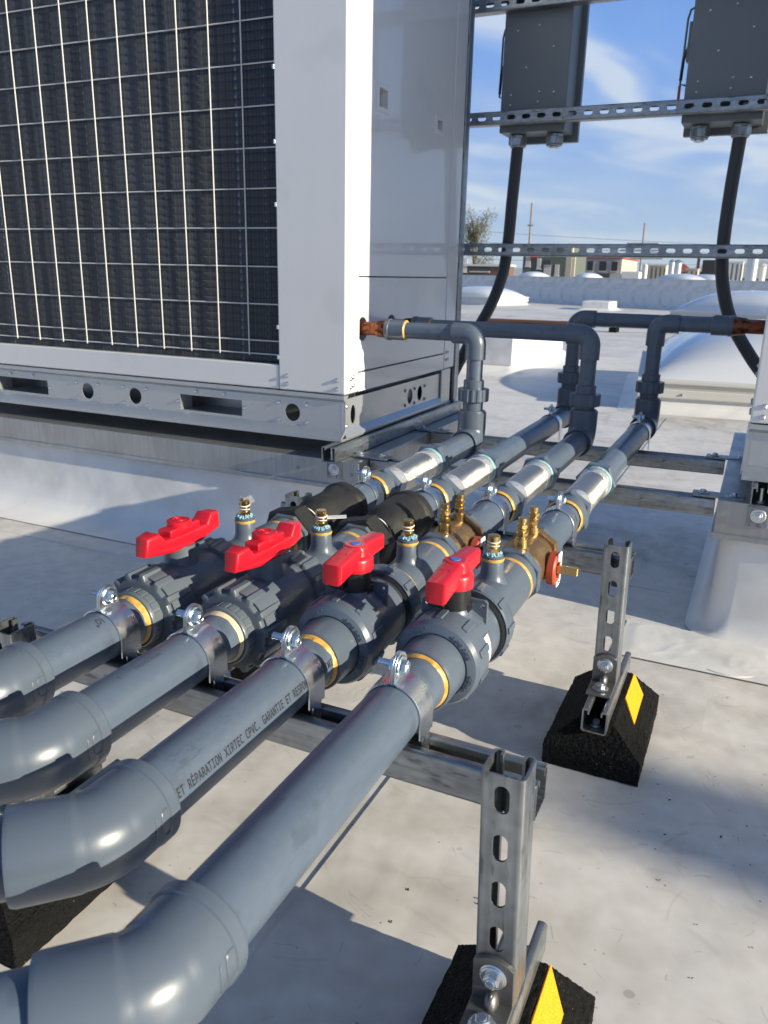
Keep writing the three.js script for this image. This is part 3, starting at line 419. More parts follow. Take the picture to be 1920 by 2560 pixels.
// ---------------------------------------------------------------- pipe stands on rubber feet
function footGeo() { // rubber block about its own centre, y from 0
  const w = 0.0785, l = 0.125, rings = [[0.002, 0, 0], [0.042, 0, 0], [0.088, 0.050, 0.026]], P = (ri, cx, cz) => [cx * (w - rings[ri][1]), rings[ri][0], cz * (l - rings[ri][2])];
  const faces = [], C = [[-1, 1], [1, 1], [1, -1], [-1, -1]];
  for (let r = 0; r < 2; r++) for (let k = 0; k < 4; k++) { const a = C[k], b = C[(k + 1) % 4]; faces.push([P(r, ...a), P(r, ...b), P(r + 1, ...b), P(r + 1, ...a)]); }
  faces.push([P(2, -1, 1), P(2, 1, 1), P(2, 1, -1), P(2, -1, -1)]);
  const pos = [], N = 26, wob = (p) => { const f = (s, k) => hash(Math.round(p[0] * 4000) + k, Math.round(p[1] * 4000), s + Math.round(p[2] * 4000)) - 0.5; const g = fbm(p[0] * 90 + 60, p[1] * 90 + p[2] * 90 + 60, 512, 2, 301) - 0.5; return [p[0] + f(1, 1) * 0.0016 + g * 0.002 * Math.sign(p[0]), p[1] + f(2, 5) * 0.0012, p[2] + f(3, 9) * 0.0016]; };
  for (const [a, b, c, d] of faces) { const at = (u, v) => wob([0, 1, 2].map((i) => mix(mix(a[i], b[i], u), mix(d[i], c[i], u), v))); for (let i = 0; i < N; i++) for (let j = 0; j < N; j++) { const p = at(i / N, j / N), q = at((i + 1) / N, j / N), r = at((i + 1) / N, (j + 1) / N), s = at(i / N, (j + 1) / N); pos.push(...p, ...q, ...r, ...p, ...r, ...s); } }
  const g = new THREE.BufferGeometry(); g.setAttribute('position', new THREE.Float32BufferAttribute(pos, 3)); return crease(g, 0.45);
}
const footG = ready([footGeo()]), footBar = ready([channel(0.245, false).rotateX(-Math.PI / 2).rotateZ(Math.PI).translate(0, 0.077, 0.1225)]);
const diamondG = (() => { // on the sloped +x face
  const a = V(0.0785, 0.042, 0), b = V(0.0285, 0.088, 0), up = b.clone().sub(a), n = V(up.y, -up.x, 0).normalize(); const pt = (u, t) => a.clone().add(up.clone().multiplyScalar(u)).add(V(0, 0, t)).add(n.clone().multiplyScalar(0.0026));
  const top = [pt(0.96, -0.100), pt(0.96, 0.0), pt(0.49, 0.045), pt(0.50, -0.066)], g = new THREE.BufferGeometry(), lo = top.map((p) => p.clone().sub(n.clone().multiplyScalar(0.005)));
  const q = [top[0], top[1], top[2], top[0], top[2], top[3]]; for (let i = 0; i < 4; i++) { const j = (i + 1) % 4; q.push(top[i], lo[i], top[j], top[j], lo[i], lo[j]); }
  g.setAttribute('position', new THREE.Float32BufferAttribute(q.flatMap((p) => [p.x, p.y, p.z]), 3)); g.computeVertexNormals(); return ready([g]);
})();
function rubberFoot(x, z, label) {
  const t = thing('rubber_foot', label, 'support foot', 'recycled rubber feet of the pipe stands', [x, 0, z]);
  part(t, 'block', footG, M.rubber); part(t, 'reflective_diamond', diamondG, M.yellow);
  const c = part(t, 'channel', footBar, M.galv);
  for (const dz of [0.098, -0.095]) part(c, 'anchor_bolt', [prism(0, 0.080, dz, 0.011, 0.002, 'y', 20), prism(0, 0.082, dz, 0.0065, 0.007, 'y', 6)], M.zinc);
}
rubberFoot(-0.143, -0.588, 'black rubber foot with yellow diamond, cut off by the bottom edge');
rubberFoot(-0.161, -1.302, 'black rubber foot with yellow diamond, whole, under the farther post');
rubberFoot(-0.763, -0.610, 'black rubber foot under the elbow at the picture edge');
rubberFoot(-0.800, -1.302, 'black rubber foot hidden under the valves of the outer pipes');
function post(x, z, lean, label, open) {
  const t = thing('support_post', label, 'post', 'slotted strut posts of the pipe stands', [x, 0.118, z]); t.rotation.z = lean;
  part(t, 'channel', [channel(0.2495, true, 0.0215)], M.galv);
  // angle bracket at the foot
  const b = part(t, 'angle_bracket', [ext((() => { const s = new THREE.Shape(); s.moveTo(-0.0203, 0.002); s.lineTo(0.0203, 0.002); s.lineTo(0.0203, 0.046); s.quadraticCurveTo(0.0, 0.062, -0.0203, 0.046); s.closePath(); return s; })(), 0.0046, 0.0007, 1).translate(0, 0, 0.0008), box(-0.0203, 0.0203, 0.0006, 0.0052, 0.002, 0.058, 0.001), new THREE.SphereGeometry(0.009, 16, 10).scale(0.8, 1.3, 1.3).translate(0, 0.006, 0.008)], M.bracket);
  part(b, 'bolt', [prism(0, 0.034, 0.0055, 0.0135, 0.002, 'z', 24), ...hexBolt(0, 0.034, 0.0075, 'z', 0.0078, 0.006)], M.zinc);
  part(b, 'bolt', [prism(0, 0.0052, 0.036, 0.0135, 0.002, 'y', 24), ...hexBolt(0, 0.0072, 0.036, 'y', 0.0078, 0.006)], M.zinc);
  return t;
}
post(-0.146, -0.593, 0.03, 'nearest slotted strut post on the cut-off rubber foot');
post(-0.166, -1.285, 0.02, 'farther slotted strut post on the whole rubber foot');
post(-0.785, -0.593, 0, 'slotted strut post at the picture edge behind the outermost pipe');
post(-0.792, -1.285, 0, 'slotted strut post whose top shows behind the black strainer');
for (const [y, z, x1, lab] of [[0.339, -0.6547, -0.131, 'nearer strut crossbar carrying the four pipes before the valves'], [0.337, -1.3470, -0.148, 'farther strut crossbar carrying the four pipes after the valves']]) {
  const t = thing('support_crossbar', lab, 'channel', 'strut crossbars of the pipe stands'), L = 0.70;
  part(t, 'channel', [channel(L, false).rotateX(Math.PI / 2).rotateY(Math.PI / 2).translate(x1 - L, y - SW, z)], M.galv);
  for (const px of [x1 - 0.022, x1 - L + 0.045]) part(t, 'corner_fitting', [box(px - 0.008, px + 0.014, y - SW - 0.016, y - SW - 0.001, z - 0.02, z + 0.0205, 0.001), box(px - 0.006, px + 0.016, y - 0.049, y - 0.004, z + 0.021, z + 0.0255, 0.001)], M.galv);
}

// ---------------------------------------------------------------- the four pipe runs
const font = await new FontLoader().loadAsync('fonts/droid/droid_sans_bold.typeface.json');
const PX = [-0.664, -0.537, -0.409, -0.283], PY = 0.3695, PR = 0.03015;
const WHO = ['outermost pipe run, farthest from the posts', 'second pipe run counted from the outermost', 'third pipe run, carrying printed lettering', 'pipe run nearest the posts'];
const ORD = ['outermost', 'second', 'third', 'nearest'];
// printed lettering as ink lying on a pipe
function ink(parent, x, s0, s1, a0, a1, rows, W, H, draw, r = PR + 0.0002, flip = false) {
  const c = document.createElement('canvas'); c.width = W; c.height = H; const k = c.getContext('2d'); k.fillStyle = '#000'; k.fillRect(0, 0, W, H); k.fillStyle = '#fff'; k.strokeStyle = '#fff'; draw(k, W, H);
  const tx = new THREE.CanvasTexture(c); tx.magFilter = THREE.LinearFilter; tx.needsUpdate = true;
  const pos = [], uv = [], idx = [], n = 10; for (let i = 0; i <= n; i++) for (const e of [0, 1]) { const a = mix(a0, a1, i / n), s = e ? s1 : s0; pos.push(x + r * Math.cos(a), PY + r * Math.sin(a), -s); const q = [e, i / n]; if (flip) uv.push(1 - q[0], 1 - q[1]); else uv.push(...q); }
  for (let i = 0; i < n; i++) { const o = i * 2; idx.push(o, o + 1, o + 2, o + 1, o + 3, o + 2); }
  const g = new THREE.BufferGeometry(); g.setAttribute('position', new THREE.Float32BufferAttribute(pos, 3)); g.setAttribute('uv', new THREE.Float32BufferAttribute(uv, 2)); g.setIndex(idx); g.computeVertexNormals();
  const m = mat({ color: [0.012, 0.012, 0.02], roughness: 0.6 }); m.alphaMap = tx; m.transparent = true;
  return part(parent, 'printed_lettering', [g], m, true);
}
const glueRing = (t, x, s, m = M.glue, r = PR) => part(t, 'glue_bead', [(() => { const g = rev([[s - 0.0056, r + 0.0003], [s - 0.003, r + 0.0022], [s, r + 0.0032], [s + 0.0015, r + 0.0034]], x, PY, 64, 1.2), p = g.attributes.position; for (let i = 0; i < p.count; i++) { const a = Math.atan2(p.getY(i) - PY, p.getX(i) - x), w = fbm(a * 2.2 + 30, s * 900 + 30, 4096, 3, 400) - 0.42; if (-p.getZ(i) < s - 0.001) p.setZ(i, p.getZ(i) + w * 0.006); } g.computeVertexNormals(); return g; })()], m);

const elbowS = [0.482, 0.430, 0.372, 0.283], ring1 = [0.690, 0.704, 0.700, 0.713], ring2 = [0.892, 0.900, 0.920, 0.918], ring3 = [1.023, 1.030, 1.046, 1.034], HUB = 0.0368;
const D45 = V(-Math.SQRT1_2, 0, Math.SQRT1_2);
PX.forEach((x, i) => {
  const es = elbowS[i], t = thing('supply_pipe', ['grey plastic pipe of the outermost run, marked 10 in ink', 'grey plastic pipe of the second run, turning out at the picture edge', 'grey plastic pipe printed with black lettering', 'grey plastic pipe nearest the camera, elbow in the bottom corner'][i], 'pipe', 'grey pipes entering the ball valves');
  part(t, 'pipe', [rev([[es + 0.02, PR], [ring1[i] + 0.02, PR]], x, PY, 72)], M.cpvc);
  const c = V(x, PY, -es), p0 = V(x, PY, -(es + 0.054)), p1 = c.clone().add(D45.clone().multiplyScalar(0.062));
  const path = bend(p0, c, p1, 0.042, 14), path2 = [path[0].clone(), path[0].clone().add(V(0, 0, 0.004)), ...path.slice(1, -1), p1.clone().sub(D45.clone().multiplyScalar(0.004)), p1];
  const rad = path2.map((_, k) => k === 0 || k === path2.length - 1 ? HUB - 0.0012 : HUB + (k > 3 && k < path2.length - 4 ? -0.0008 : 0));
  const el = part(t, 'elbow', [sweep(path2, rad, 56)], M.fitting);
  part(el, 'socket_lip', [rev([[es + 0.0415, HUB], [es + 0.0425, HUB + 0.0011], [es + 0.0525, HUB + 0.0011], [es + 0.0545, HUB - 0.0004], [es + 0.0546, PR]], x, PY, 64)], M.fitting);
  if (i === 2) part(t, 'glue_bead', [rev([[es + 0.0545, HUB - 0.0035], [es + 0.0565, PR + 0.0012], [es + 0.0575, PR]], x, PY, 56, 1)], M.glue);
  const out0 = p1.clone().sub(D45.clone().multiplyScalar(0.02)), out1 = p1.clone().add(D45.clone().multiplyScalar(0.55));
  part(t, 'outer_pipe', [sweep([out0, out1], PR, 64)], M.cpvc);
  const onHub = (s, a) => V(x + (HUB + 0.0001) * Math.cos(a), PY + (HUB + 0.0001) * Math.sin(a), -(es + s)), loop = Array.from({ length: 29 }, (_, k) => { const u = k / 28 * 2 * Math.PI; return onHub(0.038 + 0.0062 * Math.sign(Math.cos(u)) * Math.abs(Math.cos(u)) ** 0.6, 0.05 + 0.30 * Math.sin(u)); });
  part(el, 'mould_mark', [sweep(loop, 0.0006, 6, false)], M.fitting); part(el, 'mould_mark', [sweep(Array.from({ length: 10 }, (_, k) => onHub(0.027 - 0.002 * Math.sin(k / 3), -0.3 + 0.6 * k / 9)), 0.0006, 6)], M.fitting);
  if (i === 2) part(el, 'mould_mark', [new THREE.TorusGeometry(0.0055, 0.0005, 6, 24).scale(1.2, 0.8, 1).rotateX(-Math.PI / 2).translate(x - 0.035, PY + HUB - 0.0016, -es + 0.035), box(-0.004, 0.004, 0, 0.0012, -0.0012, 0.0012).rotateY(0.5).translate(x - 0.035, PY + HUB - 0.002, -es + 0.035)], M.fitting);
});
const run3 = scene.getObjectByName('supply_pipe_002'), run1 = scene.getObjectByName('supply_pipe'), run2 = scene.getObjectByName('supply_pipe_001');
ink(run3, PX[2], 0.432, 0.640, 0.10, 0.55, 1, 2048, 118, (k, W, H) => { k.font = 'bold 100px monospace'; k.textBaseline = 'middle'; const s = 'ET RÉPARATION XIRTEC CPVC. GARANTIE ET RESPON'; const w = k.measureText(s).width; k.scale(W / w, 1); k.fillText(s, 0, H / 2); });
ink(run3, PX[2], 0.672, 0.695, 0.10, 0.52, 1, 220, 118, (k, W, H) => { k.font = 'bold 96px monospace'; k.textBaseline = 'middle'; const s = 'LIMI'; k.scale(W / k.measureText(s).width, 1); k.fillText(s, 0, H / 2); });
ink(run3, PX[2], 0.44, 0.63, 0.80, 1.35, 1, 1024, 150, (k, W, H) => { for (let i = 0; i < 240; i++) { const g = rnd() * 0.55; k.strokeStyle = `rgba(255,255,255,${g})`; k.lineWidth = rr(0.6, 2); const x = rnd() < 0.5 ? rnd() * 180 : rnd() * W, y = rnd() * H; k.beginPath(); k.moveTo(x, y); k.lineTo(x + rr(5, 40), y + rr(-3, 3)); k.stroke(); } });
for (const [rn, k0] of [[scene.getObjectByName('supply_pipe_003'), 3], [run1, 0], [run2, 1]]) ink(rn, PX[k0], elbowS[k0] + 0.06, 0.63, 0.15, 1.75, 1, 512, 256, (k, W, H) => { for (let i = 0; i < 90; i++) { k.strokeStyle = `rgba(255,255,255,${rnd() * 0.16})`; k.lineWidth = rr(0.6, 2.2); const x = rnd() * W, y = rnd() * H; k.beginPath(); k.moveTo(x, y); k.lineTo(x + rr(6, 60), y + rr(-4, 4)); k.stroke(); } }).name = 'scuffs';
ink(run1, PX[0], 0.676, 0.690, 0.55, 1.0, 1, 260, 100, (k, W, H) => { k.font = '72px monospace'; k.textBaseline = 'middle'; k.fillText('SP2400', 4, H / 2, W - 8); }, PR + 0.0002, true);
ink(run1, PX[0], 0.616, 0.636, 0.75, 1.45, 1, 160, 160, (k, W, H) => { k.lineWidth = 9; k.lineCap = 'round'; k.beginPath(); k.moveTo(40, 120); k.lineTo(44, 50); k.stroke(); k.beginPath(); k.ellipse(88, 86, 20, 30, 0.2, 0, 7); k.stroke(); k.beginPath(); k.moveTo(124, 36); k.lineTo(120, 56); k.moveTo(140, 38); k.lineTo(136, 58); k.stroke(); }, PR + 0.0002, true);
ink(run2, PX[1], 0.50, 0.64, 1.25, 1.55, 1, 1024, 90, (k, W, H) => { k.font = '60px monospace'; k.textBaseline = 'middle'; k.globalAlpha = 0.4; k.fillText('T', 210, H / 2); k.fillText('INDUSTRIAL', 380, H / 2, 300); });

// clamps: two half straps hooked into the strut, ears bolted together on top
function clampGeo(r) {
  const t = 0.0019, R = r + 0.0004, half = (s) => { const mid = []; const a1 = Math.PI / 2 - 0.10; mid.push([R * Math.cos(a1) * 0.45, R + 0.029]); mid.push([R * Math.cos(a1) * 0.45, R + 0.004]); for (let i = 0; i <= 18; i++) { const a = mix(a1 - 0.06, 0, i / 18); mid.push([R * Math.cos(a) + t / 2, R * Math.sin(a) + t / 2 * Math.sin(a)]); } mid.push([R + t / 2, -R * 0.72]);
    const o = [], n = []; mid.forEach((p, i) => { const a = mid[Math.max(0, i - 1)], b = mid[Math.min(mid.length - 1, i + 1)], dx = b[0] - a[0], dy = b[1] - a[1], l = Math.hypot(dx, dy); o.push([p[0] - dy / l * t / 2, p[1] + dx / l * t / 2]); n.push([p[0] + dy / l * t / 2, p[1] - dx / l * t / 2]); });
    return [o, n.reverse()].flat().map(([x, y]) => [x * s, y]); };
  const strap = (s) => { const main = half(s), ears = []; const lo = ext(shapeOf(main.filter(([, y]) => y < R + 0.0045)), 0.032, 0.0003, 1).translate(0, 0, -0.016); const x = R * Math.cos(Math.PI / 2 - 0.10) * 0.45 * s;
    const e = new THREE.Shape(); e.moveTo(-0.016, 0); e.lineTo(0.016, 0); e.lineTo(0.0145, 0.014); e.absarc(0, 0.0145, 0.0145, 0, Math.PI); e.closePath(); const ear = remap(ext(e, t, 0.0003, 1, 10), (px, py, pz) => [x + (pz - t / 2), R + 0.0015 + py, px]);
    const tab = box(s * (R + t * 0.02), s * (R + t * 1.02), -R - 0.013, -R * 0.70, -0.0086, 0.0086); return join([crease(lo, 0.5), ear, tab]); };
  return { left: ready([strap(-1)]), right: ready([strap(1)]), R };
}
function pipeClamp(x, y, s, g, label, group) {
  const t = thing('pipe_clamp', label, 'pipe clamp', group, [x, y, -s]);
  part(t, 'half_strap', g.left, M.zinc); part(t, 'half_strap', g.right, M.zinc);
  const by = g.R + 0.016, th = []; for (let k = 0; k < 7; k++) th.push([-0.0215 + k * 0.0026, 0.0040], [-0.0202 + k * 0.0026, 0.0034]);
  part(t, 'bolt', [...hexBolt(0.0026, by, 0, 'x', 0.0072, 0.006), revX([...th, [0.003, 0.0036]], by, 0, 14, 0.3)], M.bolt);
  part(t, 'nut', [prism(-0.0028, by, 0, 0.0078, 0.006, '-x', 6)], M.bolt);
}
const cg = clampGeo(PR), cgs = [0.6547, 1.3470];
PX.forEach((x, i) => pipeClamp(x, PY, cgs[0], cg, `zinc strap clamp before the ball valve of the ${ORD[i]} run`, 'pipe clamps on the nearer crossbar'));
PX.forEach((x, i) => pipeClamp(x, PY, cgs[1], cg, `zinc strap clamp before the braided hose of the ${ORD[i]} run`, 'pipe clamps on the farther crossbar'));
for (const i of [1, 3]) pipeClamp(PX[i], PY, 2.325, cg, `zinc strap clamp at the riser foot of the ${ORD[i]} run`, 'pipe clamps on the bridging channel');
// ---------------------------------------------------------------- ball valves
function ringText(str, x, s, r, a0, size) { // raised letters round a nut face that looks at the camera
  const gs = []; let a = a0; for (const ch of str) { const w = { ' ': 0.5, I: 0.4, '"': 0.5, '1': 0.7 }[ch] ?? 0.82; if (ch !== ' ') { const g = new TextGeometry(ch, { font, size, depth: 0.0009, curveSegments: 2 }); g.translate(-size * 0.32, 0, 0).rotateZ(a - Math.PI / 2).translate(x + r * Math.cos(a), PY + r * Math.sin(a), -s - 0.0002); gs.push(g); } a -= size * w / r; } return gs;
}
const gear = (r, depth, n, frac, sub = 6) => { const pts = []; for (let k = 0; k < n; k++) for (let j = 0; j < sub * 2; j++) { const u = j / (sub * 2), a = (k + u) / n * Math.PI * 2, q = sm(0, 0.14, u) * (1 - sm(frac - 0.14, frac, u)); pts.push([Math.cos(a) * (r - depth * (1 - q)), Math.sin(a) * (r - depth * (1 - q))]); } return pts; };
function valveA(i) { // scalloped union nut, low red handle
  const x = PX[i], a = ring1[i], b = ring2[i], c = (a + b) / 2, t = thing('ball_valve', `red-handled ball valve with scalloped union nuts, ${i ? 'second' : 'outermost'} run`, 'valve', 'ball valves in a row');
  glueRing(t, x, a, i ? M.gluePale : M.glue); 
  const hub = part(t, 'end_connector', [rev([[a - 0.001, PR], [a, HUB - 0.001], [a + 0.002, HUB], [a + 0.028, HUB + 0.0006], [a + 0.034, 0.046]], x, PY, 56)], M.fittingA);
  for (let k = 0; k < 20; k++) { const an = k / 20 * 6.283; part(hub, 'grip_rib', [box(0.0355, 0.0378, -0.0042, 0.0042, -(a + 0.026), -(a + 0.005), 0.0006).rotateZ(an).translate(x, PY, 0)], M.fittingA); }
  const nut = (s0, s1, R) => crease(ext(shapeOf(gear(R, 0.007, 14, 0.56)), s1 - s0, 0.003, 2), 0.4).translate(x, PY, -s1);
  const n1 = part(t, 'union_nut', [nut(a + 0.020, a + 0.058, 0.0555), rev([[a + 0.026, 0.04], [a + 0.024, 0.052], [a + 0.062, 0.0535], [a + 0.066, 0.050]], x, PY, 56)], M.fittingA);
  part(t, 'body', [rev([[a + 0.055, 0.047], [c - 0.012, 0.050], [c, 0.0515], [c + 0.02, 0.050], [b - 0.045, 0.047]], x, PY, 56, 1)], M.fittingA);
  part(t, 'union_nut', [nut(b - 0.046, b - 0.016, 0.0545), rev([[b - 0.049, 0.046], [b - 0.047, 0.0515], [b - 0.014, 0.0515], [b - 0.012, 0.044]], x, PY, 56)], M.fittingA);
  part(t, 'end_connector', [rev([[b - 0.014, 0.045], [b - 0.010, HUB], [b - 0.002, HUB], [b, HUB - 0.002], [b, PR]], x, PY, 56)], M.fittingA);
  part(t, 'stem_boss', [revY([[PY + 0.044, 0.024], [PY + 0.060, 0.021], [PY + 0.072, 0.0205], [PY + 0.072, 0]], x, -c, 28)], M.fittingA);
  // handle: long bar, upturned blunt ends, stepped boss
  const hy = PY + 0.069, L = 0.076, side = new THREE.Shape(); side.moveTo(-L, 0.006); side.lineTo(-0.03, 0); side.lineTo(0.03, 0); side.lineTo(L, 0.006); side.lineTo(L - 0.003, 0.030); side.lineTo(L - 0.024, 0.032); side.lineTo(L - 0.034, 0.020); side.lineTo(-L + 0.034, 0.020); side.lineTo(-L + 0.024, 0.032); side.lineTo(-L + 0.003, 0.030); side.closePath();
  const bar = remap(ext(side, 0.0245, 0.0050, 4), (px, py, pz) => { const w = 1 - 0.45 * Math.pow(Math.abs(px) / L, 2.2); return [(pz - 0.01225) * w, py, -px]; });
  const h = part(t, 'handle', [crease(bar, 0.6).translate(x, hy, -c), box(x - 0.011, x + 0.011, hy + 0.019, hy + 0.029, -c - 0.030, -c + 0.030, 0.0025), revY([[hy + 0.026, 0.0165], [hy + 0.034, 0.0163], [hy + 0.0355, 0.0145], [hy + 0.0355, 0]], x, -c, 28)], M.red);
  part(h, 'emblem', [new THREE.TorusGeometry(0.0085, 0.0005, 6, 28).rotateX(Math.PI / 2).translate(x, hy + 0.0357, -c), new THREE.TorusGeometry(0.004, 0.0005, 6, 20).rotateX(Math.PI / 2).translate(x, hy + 0.0357, -c)], M.red);
}
function valveB(i) { // smooth nuts, tall red handle on a black collar
  const x = PX[i], a = ring1[i], b = ring2[i], c = (a + b) / 2 - 0.006, t = thing('ball_valve', `red-handled ball valve on a black collar with blue dot, ${i === 2 ? 'third run' : 'run nearest the posts'}`, 'valve', 'ball valves in a row');
  glueRing(t, x, a);
  part(t, 'end_connector', [rev([[a - 0.001, PR], [a - 0.001, HUB - 0.0022], [a + 0.001, HUB - 0.0004], [a + 0.004, HUB], [a + 0.045, HUB + 0.0008]], x, PY, 64)], M.fitting);
  const nutP = (s0, s1, R) => rev([[s0 + 0.001, HUB + 0.001], [s0, HUB + 0.003], [s0 + 0.001, R - 0.010], [s0 + 0.004, R - 0.004], [s0 + 0.010, R - 0.0008], [s0 + 0.016, R], [s1 - 0.004, R], [s1 - 0.001, R - 0.002], [s1, R - 0.006]], x, PY, 72, 0.35);
  const ribs = (s0, s1, R, n, ph) => { const g = []; for (let k = 0; k < n; k++) g.push(box(R - 0.0035, R + 0.0017, -0.0042, 0.0042, -s1, -s0, 0.0012).rotateZ(k / n * 6.283 + ph).translate(x, PY, 0)); return g; };
  const n1 = part(t, 'union_nut', [nutP(a + 0.040, a + 0.083, 0.0525)], M.fitting);
  for (const g of ribs(a + 0.054, a + 0.081, 0.0525, 10, 0.35)) part(n1, 'grip_rib', [g], M.fitting);
  part(n1, 'raised_lettering', [...ringText('SPEARS', x, a + 0.0405, 0.0405, 1.05, 0.0062), ...ringText('CPVC', x, a + 0.0405, 0.0405, -0.1, 0.0058), ...ringText('2"', x, a + 0.0405, 0.0405, 1.95, 0.006)], M.fitting);
  part(t, 'body', [rev([[a + 0.07, 0.043], [c - 0.014, 0.0455], [c + 0.012, 0.0465], [b - 0.060, 0.045], [b - 0.058, 0.041], [b - 0.05, 0.041]], x, PY, 64, 0.6)], M.fitting);
  part(t, 'seal_ring', [rev([[b - 0.0565, 0.046], [b - 0.0545, 0.0492], [b - 0.0535, 0.0492], [b - 0.052, 0.046]], x, PY, 56)], M.black);
  const n2 = part(t, 'union_nut', [rev([[b - 0.050, 0.040], [b - 0.051, 0.0505], [b - 0.049, 0.0525], [b - 0.026, 0.0525], [b - 0.022, 0.051], [b - 0.019, 0.046], [b - 0.017, HUB + 0.001]], x, PY, 64, 0.4)], M.fitting);
  for (const g of ribs(b - 0.05, b - 0.026, 0.0525, 10, 0.1)) part(n2, 'grip_rib', [g], M.fitting);
  part(t, 'end_connector', [rev([[b - 0.020, HUB + 0.001], [b - 0.002, HUB], [b, HUB - 0.002], [b, PR]], x, PY, 56)], M.fitting);
  const y1 = PY + 0.0565;
  part(t, 'stem_neck', [revY([[PY + 0.036, 0.036], [PY + 0.044, 0.025], [PY + 0.050, 0.0205], [y1, 0.0195], [y1, 0]], x, -c, 32, 0.7)], M.fitting);
  for (const s of [-1, 1]) part(t, 'mounting_lug', [ext((() => { const q = shapeOf([[0.010, -0.030], [0.037, -0.030], [0.037, -0.002], [0.034, 0.001], [0.010, 0.001]].map(([u, v]) => [u * s, v])); q.holes.push(new THREE.Path(ring(0.0315 * s, -0.006, 0.0022, 0.0022, 10).map(([u, v]) => new THREE.Vector2(u, v)))); return q; })(), 0.0032, 0.0005).translate(x, y1 + 0.001, -c - (s > 0 ? 0.018 : -0.004))], M.fitting);
  const col = part(t, 'collar', [revY([[y1 - 0.004, 0.0205], [y1 + 0.0205, 0.0195], [y1 + 0.021, 0]], x, -c, 32)], M.black);
  part(col, 'lock_tab', [box(x - 0.022, x - 0.002, y1 + 0.001, y1 + 0.019, -c + 0.010, -c + 0.027, 0.002)], M.black); part(col, 'skirt', [box(x + 0.013, x + 0.021, y1 - 0.013, y1 + 0.002, -c - 0.008, -c + 0.006, 0.001)], M.black);
  const hy = y1 + 0.020, L = 0.061, side = new THREE.Shape(); side.moveTo(-L, 0.000); side.lineTo(-0.022, 0.006); side.lineTo(0.022, 0.008); side.lineTo(L, 0.009); side.lineTo(L, 0.029); side.lineTo(0.012, 0.0325); side.lineTo(-0.012, 0.0315); side.lineTo(-L, 0.025); side.closePath();
  const bar = remap(ext(side, 0.0145, 0.0056, 5), (px, py, pz) => [(pz - 0.00725) * (px < 0 ? 1.04 : 0.92), py, -px]);
  const h = part(t, 'handle', [crease(bar, 0.7).translate(x, hy, -c), revY([[hy, 0.0], [hy, 0.0205], [hy + 0.001, 0.0222], [hy + 0.014, 0.0222], [hy + 0.018, 0.0205], [hy + 0.020, 0.017], [hy + 0.026, 0.0155], [hy + 0.0305, 0.0145], [hy + 0.0325, 0.0125], [hy + 0.0325, 0]], x, -c, 40, 0.7)], M.red);
  part(h, 'blue_dot', [revY([[hy + 0.030, 0.0062], [hy + 0.0331, 0.0061], [hy + 0.0334, 0.0056], [hy + 0.0334, 0]], x, -c, 24)], M.blue);
  part(h, 'raised_frame', [box(x - 0.0045, x + 0.0045, hy + 0.0285, hy + 0.0300, -c + 0.0155, -c + 0.0165), box(x - 0.0045, x + 0.0045, hy + 0.0277, hy + 0.0292, -c + 0.030, -c + 0.031), box(x - 0.0050, x - 0.0042, hy + 0.028, hy + 0.0298, -c + 0.016, -c + 0.031), box(x + 0.0042, x + 0.0050, hy + 0.028, hy + 0.0298, -c + 0.016, -c + 0.031)], M.red);
  if (i === 3) { // paper label on the body
    const pos = [], uv = [], idx = [], n = 8, R = 0.0475; for (let k = 0; k <= n; k++) for (const e of [0, 1]) { const an = mix(-0.55, 0.5, k / n); pos.push(x + R * Math.cos(an), PY + R * Math.sin(an), -(a + 0.084 + e * 0.018)); uv.push(e, k / n); } for (let k = 0; k < n; k++) { const o = k * 2; idx.push(o, o + 1, o + 2, o + 1, o + 3, o + 2); }
    const lg = new THREE.BufferGeometry(); lg.setAttribute('position', new THREE.Float32BufferAttribute(pos, 3)); lg.setAttribute('uv', new THREE.Float32BufferAttribute(uv, 2)); lg.setIndex(idx); lg.computeVertexNormals();
    const cv = document.createElement('canvas'); cv.width = 96; cv.height = 256; const k = cv.getContext('2d'); k.fillStyle = '#e9e9e6'; k.fillRect(0, 0, 96, 256); k.fillStyle = '#222'; k.globalAlpha = 0.5; for (let q = 0; q < 6; q++) k.fillRect(20 + q * 9, 20, 3, 70); k.globalAlpha = 1; k.strokeStyle = '#222'; k.lineWidth = 5; k.strokeRect(46, 120, 30, 60); k.strokeRect(54, 136, 10, 28); k.beginPath(); k.ellipse(60, 222, 14, 26, 0, 0, 7); k.stroke();
    const tx = new THREE.CanvasTexture(cv); tx.colorSpace = THREE.SRGBColorSpace; part(t, 'paper_label', [lg], mat({ map: tx, roughness: 0.5 }), true);
  }
}
valveA(0); valveA(1); valveB(2); valveB(3);

